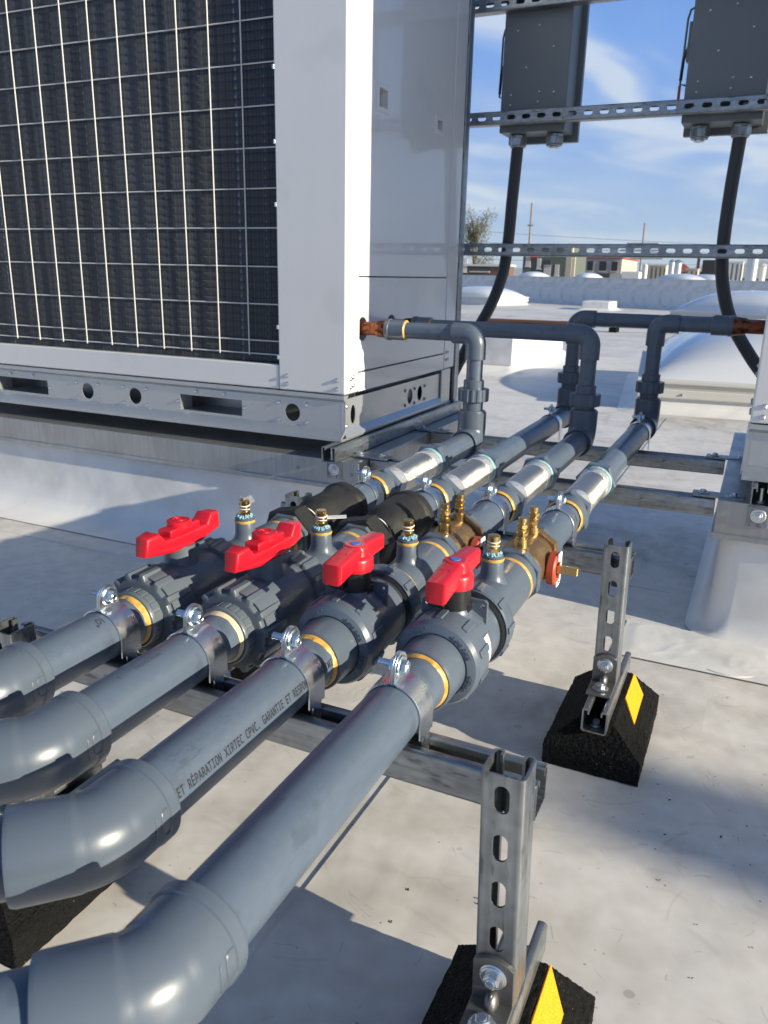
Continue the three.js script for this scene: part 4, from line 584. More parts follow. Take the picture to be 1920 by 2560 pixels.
// ---------------------------------------------------------------- tees with test plugs
PX.forEach((x, i) => {
  const a = ring2[i], b = ring3[i], m = (a + b) / 2 - 0.018, t = thing('test_tee', `grey pipe tee with brass test plug on the ${ORD[i]} run${i === 0 ? ', clear film on its plug' : i === 1 ? ', white tag on its plug' : ''}`, 'pipe tee', 'pipe tees with brass test plugs');
  part(t, 'tee_body', [rev([[a - 0.004, PR], [a, PR], [a + 0.0005, HUB - 0.002], [a + 0.003, HUB], [b - 0.003, HUB], [b - 0.0005, HUB - 0.002], [b, PR], [b + 0.006, PR]], x, PY, 64)], M.fitting);
  glueRing(t, x, a + 0.0015, M.glue, PR + 0.0035); glueRing(t, x, b + 0.004, M.glue, PR + 0.0035);
  part(t, 'branch', [revY([[PY + 0.024, 0.026], [PY + 0.034, 0.0185], [PY + 0.040, 0.0158], [PY + 0.046, 0.0150], [PY + 0.062, 0.0148], [PY + 0.064, 0.0138]], x, -m, 32, 0.8)], M.fitting);
  part(t, 'glue_bead', [revY([[PY + 0.0605, 0.0150], [PY + 0.0625, 0.0156], [PY + 0.0645, 0.0150]], x, -m, 28, 1)], M.glue);
  part(t, 'bushing', [prism(x, PY + 0.0635, -m, 0.0142, 0.0045, 'y', 20)], M.fitting);
  part(t, 'thread_sealant', [(() => { const g = revY([[PY + 0.0675, 0.0112], [PY + 0.0692, 0.0122], [PY + 0.0705, 0.0118], [PY + 0.0715, 0.010], [PY + 0.0728, 0.0084]], x, -m, 36, 1.2), p = g.attributes.position; for (let k = 0; k < p.count; k++) { const an = Math.atan2(p.getZ(k) + m, p.getX(k) - x), w = 1 + 0.5 * (fbm(an * 5 + 40, i * 7 + p.getY(k) * 900, 4096, 3, 77) - 0.5); p.setX(k, x + (p.getX(k) - x) * w); p.setZ(k, -m + (p.getZ(k) + m) * w); p.setY(k, p.getY(k) + 0.006 * (fbm(an * 6 + 9, i * 5 + 3, 4096, 2, 78) - 0.5)); } g.computeVertexNormals(); return g; })()], M.dope);
  const pg = part(t, 'test_plug', [prism(x, PY + 0.070, -m, 0.0088, 0.0075, 'y', 6), revY([[PY + 0.0775, 0.0064], [PY + 0.081, 0.0064], [PY + 0.0812, 0.0076], [PY + 0.0835, 0.0076], [PY + 0.0837, 0.0068], [PY + 0.0875, 0.0082], [PY + 0.0940, 0.0082], [PY + 0.0952, 0.007], [PY + 0.0952, 0]], x, -m, 24)], M.brass);
  part(pg, 'strap', [new THREE.TorusGeometry(0.0079, 0.0010, 8, 24).rotateX(Math.PI / 2 + 0.1).translate(x, PY + 0.0865, -m), new THREE.TorusGeometry(0.0073, 0.0009, 8, 24).rotateX(Math.PI / 2 - 0.1).translate(x, PY + 0.0805, -m)], M.plastic);
  if (i === 1) part(pg, 'tag', [box(0, 0.028, -0.0004, 0.0004, -0.007, 0.007).rotateZ(0.05).rotateY(0.5).translate(x + 0.007, PY + 0.084, -m - 0.004)], M.tag);
  if (i === 0) for (const [ry, rz, w] of [[0.6, 0.5, 0.018], [2.6, 0.2, 0.016], [-1.2, 0.8, 0.012]]) part(pg, 'film', [box(0, w, 0, 0.012, -0.0002, 0.0002).rotateZ(rz).rotateY(ry).translate(x, PY + 0.083, -m)], M.film ??= mat({ color: [0.9, 0.9, 0.92], roughness: 0.15, transmission: 0.85, thickness: 0 }));
  if (i === 9) part(pg, 'leash', [sweep([V(x + 0.008, PY + 0.086, -m), V(x + 0.014, PY + 0.084, -m - 0.006), V(x + 0.017, PY + 0.072, -m - 0.010), V(x + 0.014, PY + 0.062, -m - 0.012)], 0.0005, 6)], M.plastic);
});

// ---------------------------------------------------------------- strainers in black covers (runs 1, 2) and bronze balancing valves (runs 3, 4)
for (const i of [0, 1]) {
  const x = PX[i], b = ring3[i], t = thing('insulated_strainer', `lumpy black covered strainer on the ${ORD[i]} run`, 'strainer', 'black covered strainers');
  part(t, 'adapter', [rev([[b + 0.002, PR], [b + 0.003, HUB - 0.001], [b + 0.006, HUB], [b + 0.026, HUB]], x, PY, 48), prism(x, PY, -(b + 0.026), 0.043, 0.016, '-z', 8, 0.4)], M.fittingA);
  const wave = (g, amp) => { const p = g.attributes.position; for (let k = 0; k < p.count; k++) { const dx = p.getX(k) - x, dy = p.getY(k) - PY, an = Math.atan2(dy, dx), w = 1 + amp * (fbm(an * 1.6 + 60, -p.getZ(k) * 30 + i * 9, 4096, 3, 88) - 0.5); p.setX(k, x + dx * w); p.setY(k, PY + dy * w); } g.computeVertexNormals(); return g; };
  part(t, 'hex_sleeve', [crease(prism(x, PY, -(b + 0.034), 0.0525, 0.036, '-z', 6, 0.3, 0.003), 0.3)], M.insul);
  const prof = [[b + 0.068, 0.046], [b + 0.075, 0.044], [b + 0.086, 0.035], [b + 0.098, 0.0335], [b + 0.112, 0.037], [b + 0.128, 0.042], [b + 0.150, 0.0445], [b + 0.200, 0.0455], [b + 0.215, 0.0455], [b + 0.219, 0.049], [b + 0.235, 0.0495], [b + 0.238, 0.047], [b + 0.238, PR]];
  const pts = []; prof.forEach((p, k) => { if (k) for (let j = 1; j <= 4; j++) pts.push([mix(prof[k - 1][0], p[0], j / 4), mix(prof[k - 1][1], p[1], j / 4)]); else pts.push(p); });
  part(t, 'cover', [crease(wave(rev(pts, x, PY, 64, 3), 0.16), 0.8)], M.insul);
  part(t, 'screen_leg', [sweep([V(x + 0.004, PY - 0.01, -(b + 0.12)), V(x + 0.02, PY - 0.042, -(b + 0.085)), V(x + 0.03, PY - 0.068, -(b + 0.062)), V(x + 0.032, PY - 0.075, -(b + 0.056))], [0.034, 0.033, 0.032, 0.026], 28)], M.insul);
  part(t, 'paper_sticker', [(() => { const s = []; const R = 0.0468; const pos = [], idx = []; for (let k = 0; k <= 6; k++) for (const e of [0, 1]) { const an = mix(0.75, 1.25, k / 6), z = -(b + 0.0715 + 0.003 * Math.sin(k / 6 * 3) - e * 0.004 * Math.sin(k / 6 * 3.14) + e * 0.001); pos.push(x + R * Math.cos(an), PY + R * Math.sin(an), z); } for (let k = 0; k < 6; k++) { const o = k * 2; idx.push(o, o + 1, o + 2, o + 1, o + 3, o + 2); } const g = new THREE.BufferGeometry(); g.setAttribute('position', new THREE.Float32BufferAttribute(pos, 3)); g.setIndex(idx); g.computeVertexNormals(); return g; })()], M.tag);
}
for (const i of [2, 3]) {
  const x = PX[i], b = ring3[i], t = thing('balancing_valve', `bronze balancing valve with red dial and two brass ports, ${i === 2 ? 'third run' : 'run nearest the posts'}`, 'valve', 'bronze balancing valves'), c = b + 0.098;
  part(t, 'inlet_adapter', [rev([[b + 0.002, PR], [b + 0.003, HUB - 0.001], [b + 0.006, HUB], [b + 0.022, HUB], [b + 0.025, HUB + 0.001]], x, PY, 48), prism(x, PY, -(b + 0.024), 0.0425, 0.018, '-z', 8, 0.4)], M.fitting);
  part(t, 'thread_sealant', [rev([[b + 0.041, 0.034], [b + 0.044, 0.036], [b + 0.046, 0.033]], x, PY, 40, 1)], M.dope);
  part(t, 'body', [rev([[b + 0.042, 0.032], [b + 0.045, 0.036], [b + 0.055, 0.0375], [b + 0.062, 0.0355], [c - 0.010, 0.0385], [c, 0.0395], [c + 0.010, 0.0385], [c + 0.036, 0.0355]], x, PY, 48, 0.8), prism(x, PY, -(c + 0.034), 0.0435, 0.016, '-z', 8, 0.2), revX([[x + 0.02, 0.021], [x + 0.040, 0.019], [x + 0.044, 0.016]], PY - 0.002, -c, 28)], M.bronze);
  for (const s of [c - 0.032, c + 0.034]) part(t, 'test_port', [revY([[PY + 0.030, 0.0105], [PY + 0.048, 0.0095], [PY + 0.0485, 0.0072], [PY + 0.052, 0.0072]], x, -s, 20), prism(x, PY + 0.052, -s, 0.0088, 0.006, 'y', 6, s * 9), revY([[PY + 0.058, 0.0058], [PY + 0.060, 0.0075], [PY + 0.063, 0.0075], [PY + 0.0645, 0.0058]], x, -s, 20), prism(x, PY + 0.0645, -s, 0.0085, 0.007, 'y', 6, s * 5), revY([[PY + 0.0715, 0.0052], [PY + 0.0735, 0.0052], [PY + 0.074, 0.0068], [PY + 0.080, 0.0068], [PY + 0.0805, 0.006], [PY + 0.0805, 0]], x, -s, 20)], M.brass);
  part(t, 'dial', [revX([[x + 0.0375, 0.010], [x + 0.038, 0.024], [x + 0.040, 0.026], [x + 0.049, 0.026], [x + 0.0515, 0.0235], [x + 0.0515, 0.0225], [x + 0.0505, 0.010]], PY - 0.002, -c, 40)], M.dial);
  const dp = part(t, 'scale_plate', [box(x + 0.0505, x + 0.0545, PY + 0.012, PY + 0.0245, -c - 0.010, -c + 0.010, 0.002), box(x + 0.0505, x + 0.0540, PY - 0.029, PY - 0.020, -c - 0.010, -c + 0.010, 0.002), box(x + 0.0505, x + 0.0535, PY - 0.024, PY + 0.018, -c - 0.014, -c - 0.009, 0.001)], M.plastic);
  for (const an of [1.2, -1.2]) part(dp, 'rivet', [prism(x + 0.0542, PY - 0.002 + 0.0215 * Math.sin(an), -c + 0.024 * Math.cos(an) * 0.3, 0.0025, 0.002, 'x', 10)], M.zinc);
  part(t, 'stem', [prism(x + 0.048, PY - 0.002, -c, 0.0085, 0.034, 'x', 4, 0.6), prism(x + 0.036, PY - 0.002, -c, 0.011, 0.012, 'x', 16)], M.brass);
}

// ---------------------------------------------------------------- stub, braided hose, riser of each run
const farEnd = [1.975, 2.555, 2.155, 2.47];
PX.forEach((x, i) => {
  const s0 = i < 2 ? ring3[i] + 0.238 : ring3[i] + 0.146, r4 = i < 2 ? 1.381 : 1.392;
  const st = thing('pipe_stub', `short grey pipe stub between ${i < 2 ? 'strainer' : 'balancing valve'} and braided hose, ${ORD[i]} run`, 'pipe', 'pipe stubs before the braided hoses');
  if (i > 1) part(st, 'adapter', [prism(x, PY, -s0, 0.041, 0.02, '-z', 8, 0.3), rev([[s0 + 0.018, HUB], [s0 + 0.045, HUB], [s0 + 0.048, HUB - 0.002], [s0 + 0.048, PR]], x, PY, 48)], M.fitting);
  part(st, 'pipe', [rev([[s0, PR], [r4 + 0.01, PR]], x, PY, 56)], M.cpvc);
  glueRing(st, x, r4, M.glue, PR + 0.002);
  const h = thing('braided_hose', `braided steel connector of the ${ORD[i]} run`, 'hose', 'braided steel connectors');
  part(h, 'inlet_adapter', [rev([[r4, PR], [r4, HUB - 0.001], [r4 + 0.003, HUB], [r4 + 0.03, HUB], [r4 + 0.032, HUB + 0.001]], x, PY, 48)], M.fitting);
  part(h, 'hex_collar', [prism(x, PY, -(r4 + 0.03), 0.043, 0.022, '-z', 6, 0.2 + i, 0.002)], M.fitting);
  part(h, 'tape_wrap', [(() => { const g = rev([[r4 + 0.05, 0.036], [r4 + 0.055, 0.0365], [r4 + 0.07, 0.034], [r4 + 0.085, 0.0335], [r4 + 0.098, 0.0318]], x, PY, 48, 2), p = g.attributes.position; for (let k = 0; k < p.count; k++) { const w = 1 + 0.05 * (hash(k % 97, k % 41, i) - 0.5) * 0; } return g; })()], M.tape);
  const b0 = r4 + 0.095, b1 = r4 + 0.262, br = []; for (let s = b0; s < b1; s += 0.0011) br.push([s, 0.0312 + 0.00028 * Math.sin((s - b0) / 0.0034 * 2 * Math.PI)]);
  part(h, 'braid', [(() => { const g = rev(br, x, PY, 64, 3); return g; })()], M.braid, true);
  part(h, 'ferrule', [rev([[b1 - 0.004, 0.0312], [b1, 0.0335], [b1 + 0.022, 0.0340], [b1 + 0.026, 0.033], [b1 + 0.034, 0.033]], x, PY, 48)], M.tape);
  part(h, 'thread_sealant', [(() => { const g = rev([[b1 + 0.028, 0.0335], [b1 + 0.031, 0.0348], [b1 + 0.0355, 0.0356], [b1 + 0.038, 0.034]], x, PY, 60, 1.4), p = g.attributes.position; for (let k = 0; k < p.count; k++) { const an = Math.atan2(p.getY(k) - PY, p.getX(k) - x); p.setZ(k, p.getZ(k) + 0.008 * (fbm(an * 3 + 20, i + 3, 4096, 3, 79) - 0.5)); } g.computeVertexNormals(); return g; })()], M.dope);
  part(h, 'hex_collar', [prism(x, PY, -(b1 + 0.036), 0.0435, 0.024, '-z', 6, 0.5 + i * 0.4, 0.002)], M.fitting);
  part(h, 'outlet_adapter', [rev([[b1 + 0.058, HUB], [b1 + 0.094, HUB], [b1 + 0.097, HUB - 0.002], [b1 + 0.097, PR]], x, PY, 48)], M.fitting);
  const e0 = b1 + 0.094;
  // riser
  const zR = farEnd[i], left = i === 0 || i === 2, yT = left ? 0.647 : 0.668, rr_ = 0.0211, rh = 0.0265, xc = left ? -0.985 : 0.0;
  const R = thing('riser_pipe', `dark grey pipe rising from the ${ORD[i]} run and turning ${left ? 'to the grille unit' : 'to the cut-off unit'}`, 'pipe', 'riser pipes to the units');
  part(R, 'run_pipe', [rev([[e0, PR], [zR - 0.03, PR]], x, PY, 56)], M.cpvc);
  part(R, 'bottom_elbow', [sweep((() => { const p = bend(V(x, PY, -(zR - 0.058)), V(x, PY, -zR), V(x, PY + 0.078, -zR), 0.038, 12); return p; })(), HUB, 40), rev([[zR - 0.064, HUB - 0.001], [zR - 0.062, HUB + 0.0012], [zR - 0.052, HUB + 0.0012]], x, PY, 40)], M.fitting);
  part(R, 'reducer', [revY([[PY + 0.078, 0.033], [PY + 0.082, 0.0325], [PY + 0.084, rh - 0.001], [PY + 0.086, 0.022]], x, -zR, 36)], M.fitting);
  const un = PY + (i === 0 ? 0.123 : i === 2 ? 0.108 : 0.115);
  part(R, 'union_tail', [revY([[un - 0.042, rr_ + 0.001], [un - 0.040, rh], [un - 0.015, rh + 0.0008], [un - 0.015, rh]], x, -zR, 36)], M.fitting); part(R, 'union_tail', [revY([[un + 0.014, rh], [un + 0.036, rh], [un + 0.038, rh - 0.002], [un + 0.038, rr_]], x, -zR, 36)], M.fitting);
  const nu = part(R, 'union_nut', [crease(remap(ext(shapeOf(gear(0.0405, 0.0022, 16, 0.6)), 0.030, 0.001, 1), (px, py, pz) => [px, pz, py]), 0.4).translate(x, un - 0.015, -zR)], M.fitting);
  part(R, 'riser', [sweep([V(x, PY + 0.08, -zR), V(x, yT - 0.04, -zR)], rr_, 40)], M.cpvc);
  const dir = left ? -1 : 1, e1 = V(x + dir * 0.062, yT, -zR);
  part(R, 'top_elbow', [sweep(bend(V(x, yT - 0.064, -zR), V(x, yT, -zR), e1, 0.030, 12), rh, 40)], M.fitting);
  const xe = left ? xc + 0.125 : xc - 0.135;
  part(R, 'branch_pipe', [sweep([V(x + dir * 0.04, yT, -zR), V(xe, yT, -zR)], rr_, 40)], M.cpvc);
  part(R, 'adapter', [revX(left ? [[xe - 0.055, 0.022], [xe - 0.055, rh + 0.001], [xe - 0.045, rh + 0.002], [xe - 0.043, rh], [xe, rh], [xe, rr_]] : [[xe, rr_], [xe, rh], [xe + 0.043, rh], [xe + 0.045, rh + 0.002], [xe + 0.055, rh + 0.001], [xe + 0.055, 0.022]], yT, -zR, 36)], M.fitting);
  part(R, 'glue_bead', [revX([[xe - 0.001, rr_ + 0.0005], [xe, rh - 0.0005], [xe + 0.002, rr_ + 0.003], [xe + 0.003, rr_]], yT, -zR, 36, 1)], M.glue);
  const cu = left ? [[xc - 0.08, 0.0178], [xe - 0.085, 0.0178], [xe - 0.083, 0.0205], [xe - 0.07, 0.0222], [xe - 0.055, 0.0225], [xe - 0.05, 0.0205]] : [[xe + 0.05, 0.0205], [xe + 0.055, 0.0245], [xe + 0.07, 0.0225], [xe + 0.085, 0.021], [xe + 0.09, 0.0178], [xc + 0.08, 0.0178]];
  part(R, 'copper_stub', [revX(cu, yT, -zR, 36, 0.6)], M.copper);
});
// ---------------------------------------------------------------- things on the roof behind
function skylight(label, cx, cz, w, l, h, dh, yaw, frameM = M.frame) {
  const t = thing('skylight', label, 'skylight', 'domed roof skylights', [cx, 0, cz]); t.rotation.y = yaw;
  part(t, 'curb', [curbLoft(-w / 2 + 0.03, w / 2 - 0.03, l / 2 - 0.03, -l / 2 + 0.03, [[-0.003, 0.14], [0.002, 0.10], [0.02, 0.04], [0.05, 0.01], [h * 0.6, 0]], 0.03)], M.flash, true);
  part(t, 'frame', [box(-w / 2, w / 2, h * 0.42, h * 0.70, -l / 2, l / 2, 0.008), box(-w / 2 + 0.012, w / 2 - 0.012, h * 0.70, h * 0.86, -l / 2 + 0.012, l / 2 - 0.012, 0.006), box(-w / 2 - 0.01, w / 2 + 0.01, h * 0.86, h, -l / 2 - 0.01, l / 2 + 0.01, 0.008)], frameM);
  for (let k = 0; k < 4; k++) part(t, 'screw', [prism(-w / 2 + w * (0.12 + 0.25 * k), h * 0.55, l / 2, 0.008, 0.006, 'z', 6)], M.galv);
  const n = 28, g = new THREE.PlaneGeometry(w - 0.06, l - 0.06, n, n), p = g.attributes.position; for (let i = 0; i < p.count; i++) { const u = Math.abs(p.getX(i)) / (w / 2 - 0.03), v = Math.abs(p.getY(i)) / (l / 2 - 0.03); p.setZ(i, dh * Math.pow(Math.max(0, (1 - u ** 2.6) * (1 - v ** 2.6)), 0.62)); }
  g.computeVertexNormals(); part(t, 'dome', [g.rotateX(-Math.PI / 2).translate(0, h, 0)], M.dome); return t;
}
skylight('large domed skylight behind the risers, beside the cut-off unit', 0.30, -6.35, 2.2, 2.1, 0.20, 0.34, 0.12);
skylight('domed skylight near the parapet, behind the first conduit', -7.55, -22.9, 1.9, 1.9, 0.22, 0.28, -0.3);
skylight('domed skylight near the parapet at the picture edge', -0.25, -17.5, 2.4, 2.2, 0.22, 0.40, -0.3);
[[-8.3, -31.2, 1.2], [-6.3, -31.6, 1.0], [-2.6, -27.5, 1.7], [-1.9, -28.6, 1.6]].forEach(([x, z, w], k) => { const t = skylight(['white dome just showing over the parapet beside the first conduit', 'white dome tip showing over the parapet beside the pale post', 'white dome showing over the parapet near the vent pipes', 'white dome over the parapet beside the second conduit'][k], x, z, w, 1.4, 0.62, 0.36, -0.48); });
{ // low membrane-covered curb with a sunlit end
  const t = thing('capped_curb', 'low white membrane box behind the first riser', 'roof curb');
  const g = new THREE.BoxGeometry(1.5, 0.30, 1.9, 14, 6, 14), p = g.attributes.position; for (let i = 0; i < p.count; i++) { const k = fbm(p.getX(i) * 3 + 40, p.getZ(i) * 3 + p.getY(i) * 4 + 40, 512, 3, 211) - 0.5; p.setX(i, p.getX(i) * (1 + 0.03 * k)); p.setZ(i, p.getZ(i) * (1 + 0.03 * k)); } g.computeVertexNormals();
  part(t, 'box', [crease(g, 0.6).translate(-2.65, 0.146, -7.55)], M.flash);
  part(t, 'skirt', [curbLoft(-3.4, -1.9, -6.6, -8.5, [[-0.003, 0.28], [0.004, 0.2], [0.02, 0.08], [0.06, 0.012]], 0.03)], M.flash, true);
  const u = thing('capped_curb', 'small white membrane box far back by the parapet', 'roof curb'); part(u, 'box', [box(-4.35, -3.65, -0.003, 0.22, -22.4, -21.3, 0.03)], M.flash); part(u, 'skirt', [curbLoft(-4.35, -3.65, -21.3, -22.4, [[-0.003, 0.2], [0.01, 0.1], [0.05, 0.01]], 0.03)], M.flash, true);
}
{ const t = thing('gas_pipe', 'thin rust-red pipe running across the roof behind the risers', 'pipe'); part(t, 'pipe', [rod(V(-4.2, 0.10, -12.6), V(1.6, 0.10, -13.3), 0.035, 14)], M.rust); for (const x of [-3.4, -2.1, -0.6, 0.8]) part(t, 'support_block', [box(x - 0.06, x + 0.06, -0.004, 0.066, -12.6 - (x + 4.2) * 0.1207 - 0.12, -12.6 - (x + 4.2) * 0.1207 + 0.12, 0.008)], M.rubber); }
{ // tall exhaust stack standing beyond the picture on the sunny side; its shadow crosses the membrane by the feet
  const t = thing('exhaust_stack', 'tall grey exhaust stack outside the picture on the sunny side', 'vent stack');
  part(t, 'curb', [box(11.6, 12.5, -0.003, 0.3, -0.15, 0.5, 0.02)], M.flash); part(t, 'duct', [box(11.8, 12.2, 0.3, 3.5, 0.07, 0.27, 0.01)], M.sheet); part(t, 'cap', [box(11.75, 12.25, 3.52, 3.72, 0.05, 0.29, 0.02)], M.sheet);
  const v = thing('exhaust_stack', 'slim round exhaust stack outside the picture on the sunny side', 'vent stack', undefined, [15, 0, 0.86]); part(v, 'pipe', [new THREE.CylinderGeometry(0.09, 0.09, 4.4, 20).translate(0, 2.197, 0)], M.sheet); part(v, 'rain_cap', [new THREE.CylinderGeometry(0.02, 0.16, 0.12, 20).translate(0, 4.45, 0)], M.sheet);
}
// ---------------------------------------------------------------- beyond the parapet
const facade = (t, x, y, z, w, h, n, m) => n;
const ribbed = (label, x0, x1, y1, z, d, m, ribs, group) => { const t = thing('condenser_unit', label, 'condenser', group); part(t, 'cabinet', [box(x0, x1, -0.004, y1, z - d, z, 0.01)], m); for (let k = 0; k < ribs; k++) { const x = mix(x0, x1, (k + 0.5) / ribs), w = (x1 - x0) / ribs; part(t, 'louvre', [box(x - w * 0.22, x + w * 0.22, 0.2, y1 - 0.06, z, z + 0.02)], k % 2 ? m : M.slot ??= mat({ color: [0.07, 0.07, 0.07], roughness: 0.7 })); } part(t, 'lid', [box(x0 - 0.02, x1 + 0.02, y1, y1 + 0.05, z - d - 0.02, z + 0.03, 0.01)], m); return t; };
const beige = mat({ color: [0.52, 0.46, 0.36], roughness: 0.6 }), pale = mat({ color: [0.68, 0.66, 0.60], roughness: 0.6 }), steel = mat({ color: [0.55, 0.58, 0.60], metalness: 0.8, roughness: 0.4 });
ribbed('beige louvred condenser beyond the parapet between white box and vent pipes', -5.30, -4.45, 1.38, -39.7, 1.0, beige, 9, 'condensers beyond the parapet');
ribbed('small beige condenser beyond the parapet beside the brown post', -3.42, -2.93, 1.22, -37.9, 0.8, beige, 5, 'condensers beyond the parapet');
ribbed('pale louvred condenser beyond the parapet next to the second conduit', -1.72, -1.12, 1.50, -36, 0.8, pale, 7, 'condensers beyond the parapet');
const vent = (label, x, z, r, y1, capR, m = steel) => { const t = thing('vent_pipe', label, 'vent pipe', 'metal vent pipes beyond the parapet', [x, 0, z]); part(t, 'pipe', [new THREE.CylinderGeometry(r, r, y1 + 0.004, 24).translate(0, y1 / 2 - 0.002, 0)], m); part(t, 'rain_cap', [new THREE.CylinderGeometry(r * 0.3, capR, r * 0.7, 24).translate(0, y1 + r * 0.35, 0)], m); part(t, 'draw_band', [new THREE.CylinderGeometry(r * 1.04, r * 1.04, 0.05, 24).translate(0, y1 * 0.8, 0)], m); part(t, 'flashing', [new THREE.CylinderGeometry(r * 1.05, r * 1.8, 0.15, 24).translate(0, 0.07, 0)], m); };
vent('thinner steel vent pipe beyond the parapet, one of a pair', -3.80, -35.8, 0.12, 1.50, 0.14); vent('thicker capped steel vent pipe beyond the parapet, one of a pair', -3.36, -33.8, 0.14, 1.44, 0.22);
vent('fat steel vent pipe beyond the parapet beside the second conduit', -0.74, -34, 0.20, 1.62, 0.2); vent('mushroom-capped vent pipe beyond the parapet at the picture edge', -0.36, -34.3, 0.11, 1.36, 0.19, pale);
vent('slim white vent pipe beyond the parapet by the wooden pole', -4.96, -36.7, 0.11, 1.34, 0.11, pale);
solo('white_box', [box(-6.05, -5.30, -0.004, 1.10, -38.4, -37.5, 0.02), box(-6.25, -6.07, -0.004, 1.0, -38.2, -37.6, 0.02)], pale, 'white equipment box beyond the parapet behind the wooden pole', 'equipment');
{ const t = thing('dark_box', 'black equipment box beyond the parapet beside the second conduit', 'equipment'); part(t, 'box', [box(-3.08, -2.40, 1.02, 1.72, -42.6, -41.9, 0.02)], M.dark); for (const x of [-3.0, -2.48]) part(t, 'leg', [box(x - 0.05, x + 0.05, -0.004, 1.02, -42.3, -42.2)], M.dark); part(t, 'shelf', [box(-3.3, -2.2, 0.86, 0.94, -42.7, -41.8)], M.greyPaint); }
solo('brown_post', [box(-3.56, -3.42, -0.004, 1.85, -44.9, -44.76, 0.01), box(-3.62, -3.36, 1.85, 1.92, -44.96, -44.7, 0.01)], M.rust, 'brown painted post beyond the parapet beside the black box', 'post');
// buildings on the ground beyond
const G0 = -5.6;
function building(name, label, x0, x1, y1, z, d, m, wins, roofM, extra) {
  const t = thing(name, label, 'building'); part(t, 'wall', [box(x0, x1, G0, y1, z - d, z)], m); part(t, 'roof', [box(x0 - 0.1, x1 + 0.1, y1, y1 + 0.12, z - d - 0.1, z + 0.1)], roofM ?? m);
  for (const [u, v, w, h, mm] of wins) { const X = mix(x0, x1, u), q = part(t, 'window', [box(X, X + w, v, v + h, z, z + 0.05)], mm ?? M.dark); part(q, 'sill', [box(X - 0.05, X + w + 0.05, v - 0.06, v, z, z + 0.09)], pale); }
  extra?.(t); return t;
}
const sage = mat({ color: [0.125, 0.145, 0.125], roughness: 0.85 }), cream = mat({ color: [0.55, 0.52, 0.40], roughness: 0.7 }), plaster = mat({ color: [0.50, 0.46, 0.41], roughness: 0.9 }), tile = mat({ color: [0.30, 0.075, 0.05], roughness: 0.8 }), brick = mat({ color: [0.16, 0.10, 0.075], roughness: 0.9 }), shade = mat({ color: [0.06, 0.06, 0.06], roughness: 0.8 });
building('sage_building', 'sage green building beyond the parapet with small pale hatches', -16.3, -13.05, 2.9, -58, 6, sage, [[0.32, 1.35, 0.28, 0.7, pale], [0.50, 1.6, 0.4, 0.35, shade], [0.48, 0.85, 0.5, 0.65, pale], [0.72, 0.9, 0.3, 0.75, pale], [0.06, 1.5, 0.35, 0.75, pale]], sage, (t) => part(t, 'sign', [box(-15.75, -15.25, 2.0, 2.2, -57.99, -57.9, 0.01)], mat({ color: [0.35, 0.03, 0.03], roughness: 0.6 })));
solo('pale_post', [box(-12.95, -12.55, G0, 3.0, -57.2, -56.8), box(-12.5, -12.35, G0, 2.4, -57.1, -56.9)], cream, 'pale cream pillar beside the sage building', 'pillar');
building('terrace_house', 'white plastered house with dark openings beyond the parapet', -16.2, -12.0, 2.45, -74, 9, plaster, [[0.05, 1.4, 0.5, 0.8], [0.30, 1.4, 0.5, 0.8], [0.55, 1.4, 0.6, 0.8], [0.80, 1.4, 0.5, 0.8], [0.03, 0.2, 1.0, 1.1, shade], [0.40, 0.2, 1.6, 1.0, shade]], tile, null);
building('terrace_house', 'low grey house with red roof between wooden pole and vent pipes', -12.6, -6.6, 1.5, -90, 9, shade, [[0.1, 0.5, 0.8, 0.6, pale], [0.5, 0.5, 0.8, 0.6, pale]], brick, (t) => part(t, 'roof', [crease(new THREE.CylinderGeometry(0.01, 1.4, 0.75, 4).rotateY(Math.PI / 4).translate(-8.2, 2.0, -88))], tile));
building('shop_building', 'brown brick building behind the tree with white upper band', -20.5, -14.6, 1.35, -49, 1, brick, [[0.30, 0.95, 0.35, 0.9, pale], [0.48, 1.0, 0.35, 0.8, pale], [0.58, 1.05, 1.2, 0.3, shade]], pale);
building('red_roof_house', 'red domed roofs seen through the slots of the lowest rail', -23.2, -17.5, 2.6, -89, 7, plaster, [[0.3, 1.2, 0.8, 1.2], [0.6, 1.2, 0.8, 1.2]], tile, (t) => { for (const x of [-21.6, -18.9]) part(t, 'dome_roof', [new THREE.SphereGeometry(0.9, 16, 8, 0, 6.3, 0, 1.57).translate(x, 2.72, -86)], tile); });
building('low_warehouse', 'long low pale warehouse behind the condensers', -6.4, 6, 1.05, -120, 12, plaster, [[0.1, 0.0, 2, 0.6, shade], [0.4, 0.0, 2, 0.6, shade]], shade);
const wood = mat({ color: [0.30, 0.22, 0.15], roughness: 0.9 });
const pole = (label, x, z, y1, r, arms, m) => { const t = thing('utility_pole', label, 'utility pole', 'utility poles on the horizon', [x, 0, z]); part(t, 'shaft', [new THREE.CylinderGeometry(r * 0.75, r, y1 - G0, 12).translate(0, (y1 + G0) / 2, 0)], m); for (const [y, w] of arms) part(t, 'crossarm', [box(-w, w, y, y + 0.14, -0.07, 0.07)], m); return t; };
pole('tall utility pole standing left of the two poles', -23.85, -86.8, 8.2, 0.12, [[5.9, 0.3]], wood); pole('wooden utility pole with thin crossarms near the middle of the gap', -15.35, -108.9, 7.5, 0.12, [[5.0, 1.9], [4.2, 2.6], [3.2, 2.6]], wood); pole('distant short utility pole with crowded crossarms', -24.6, -108, 4.4, 0.10, [[3.9, 1.1], [3.3, 0.9]], wood);
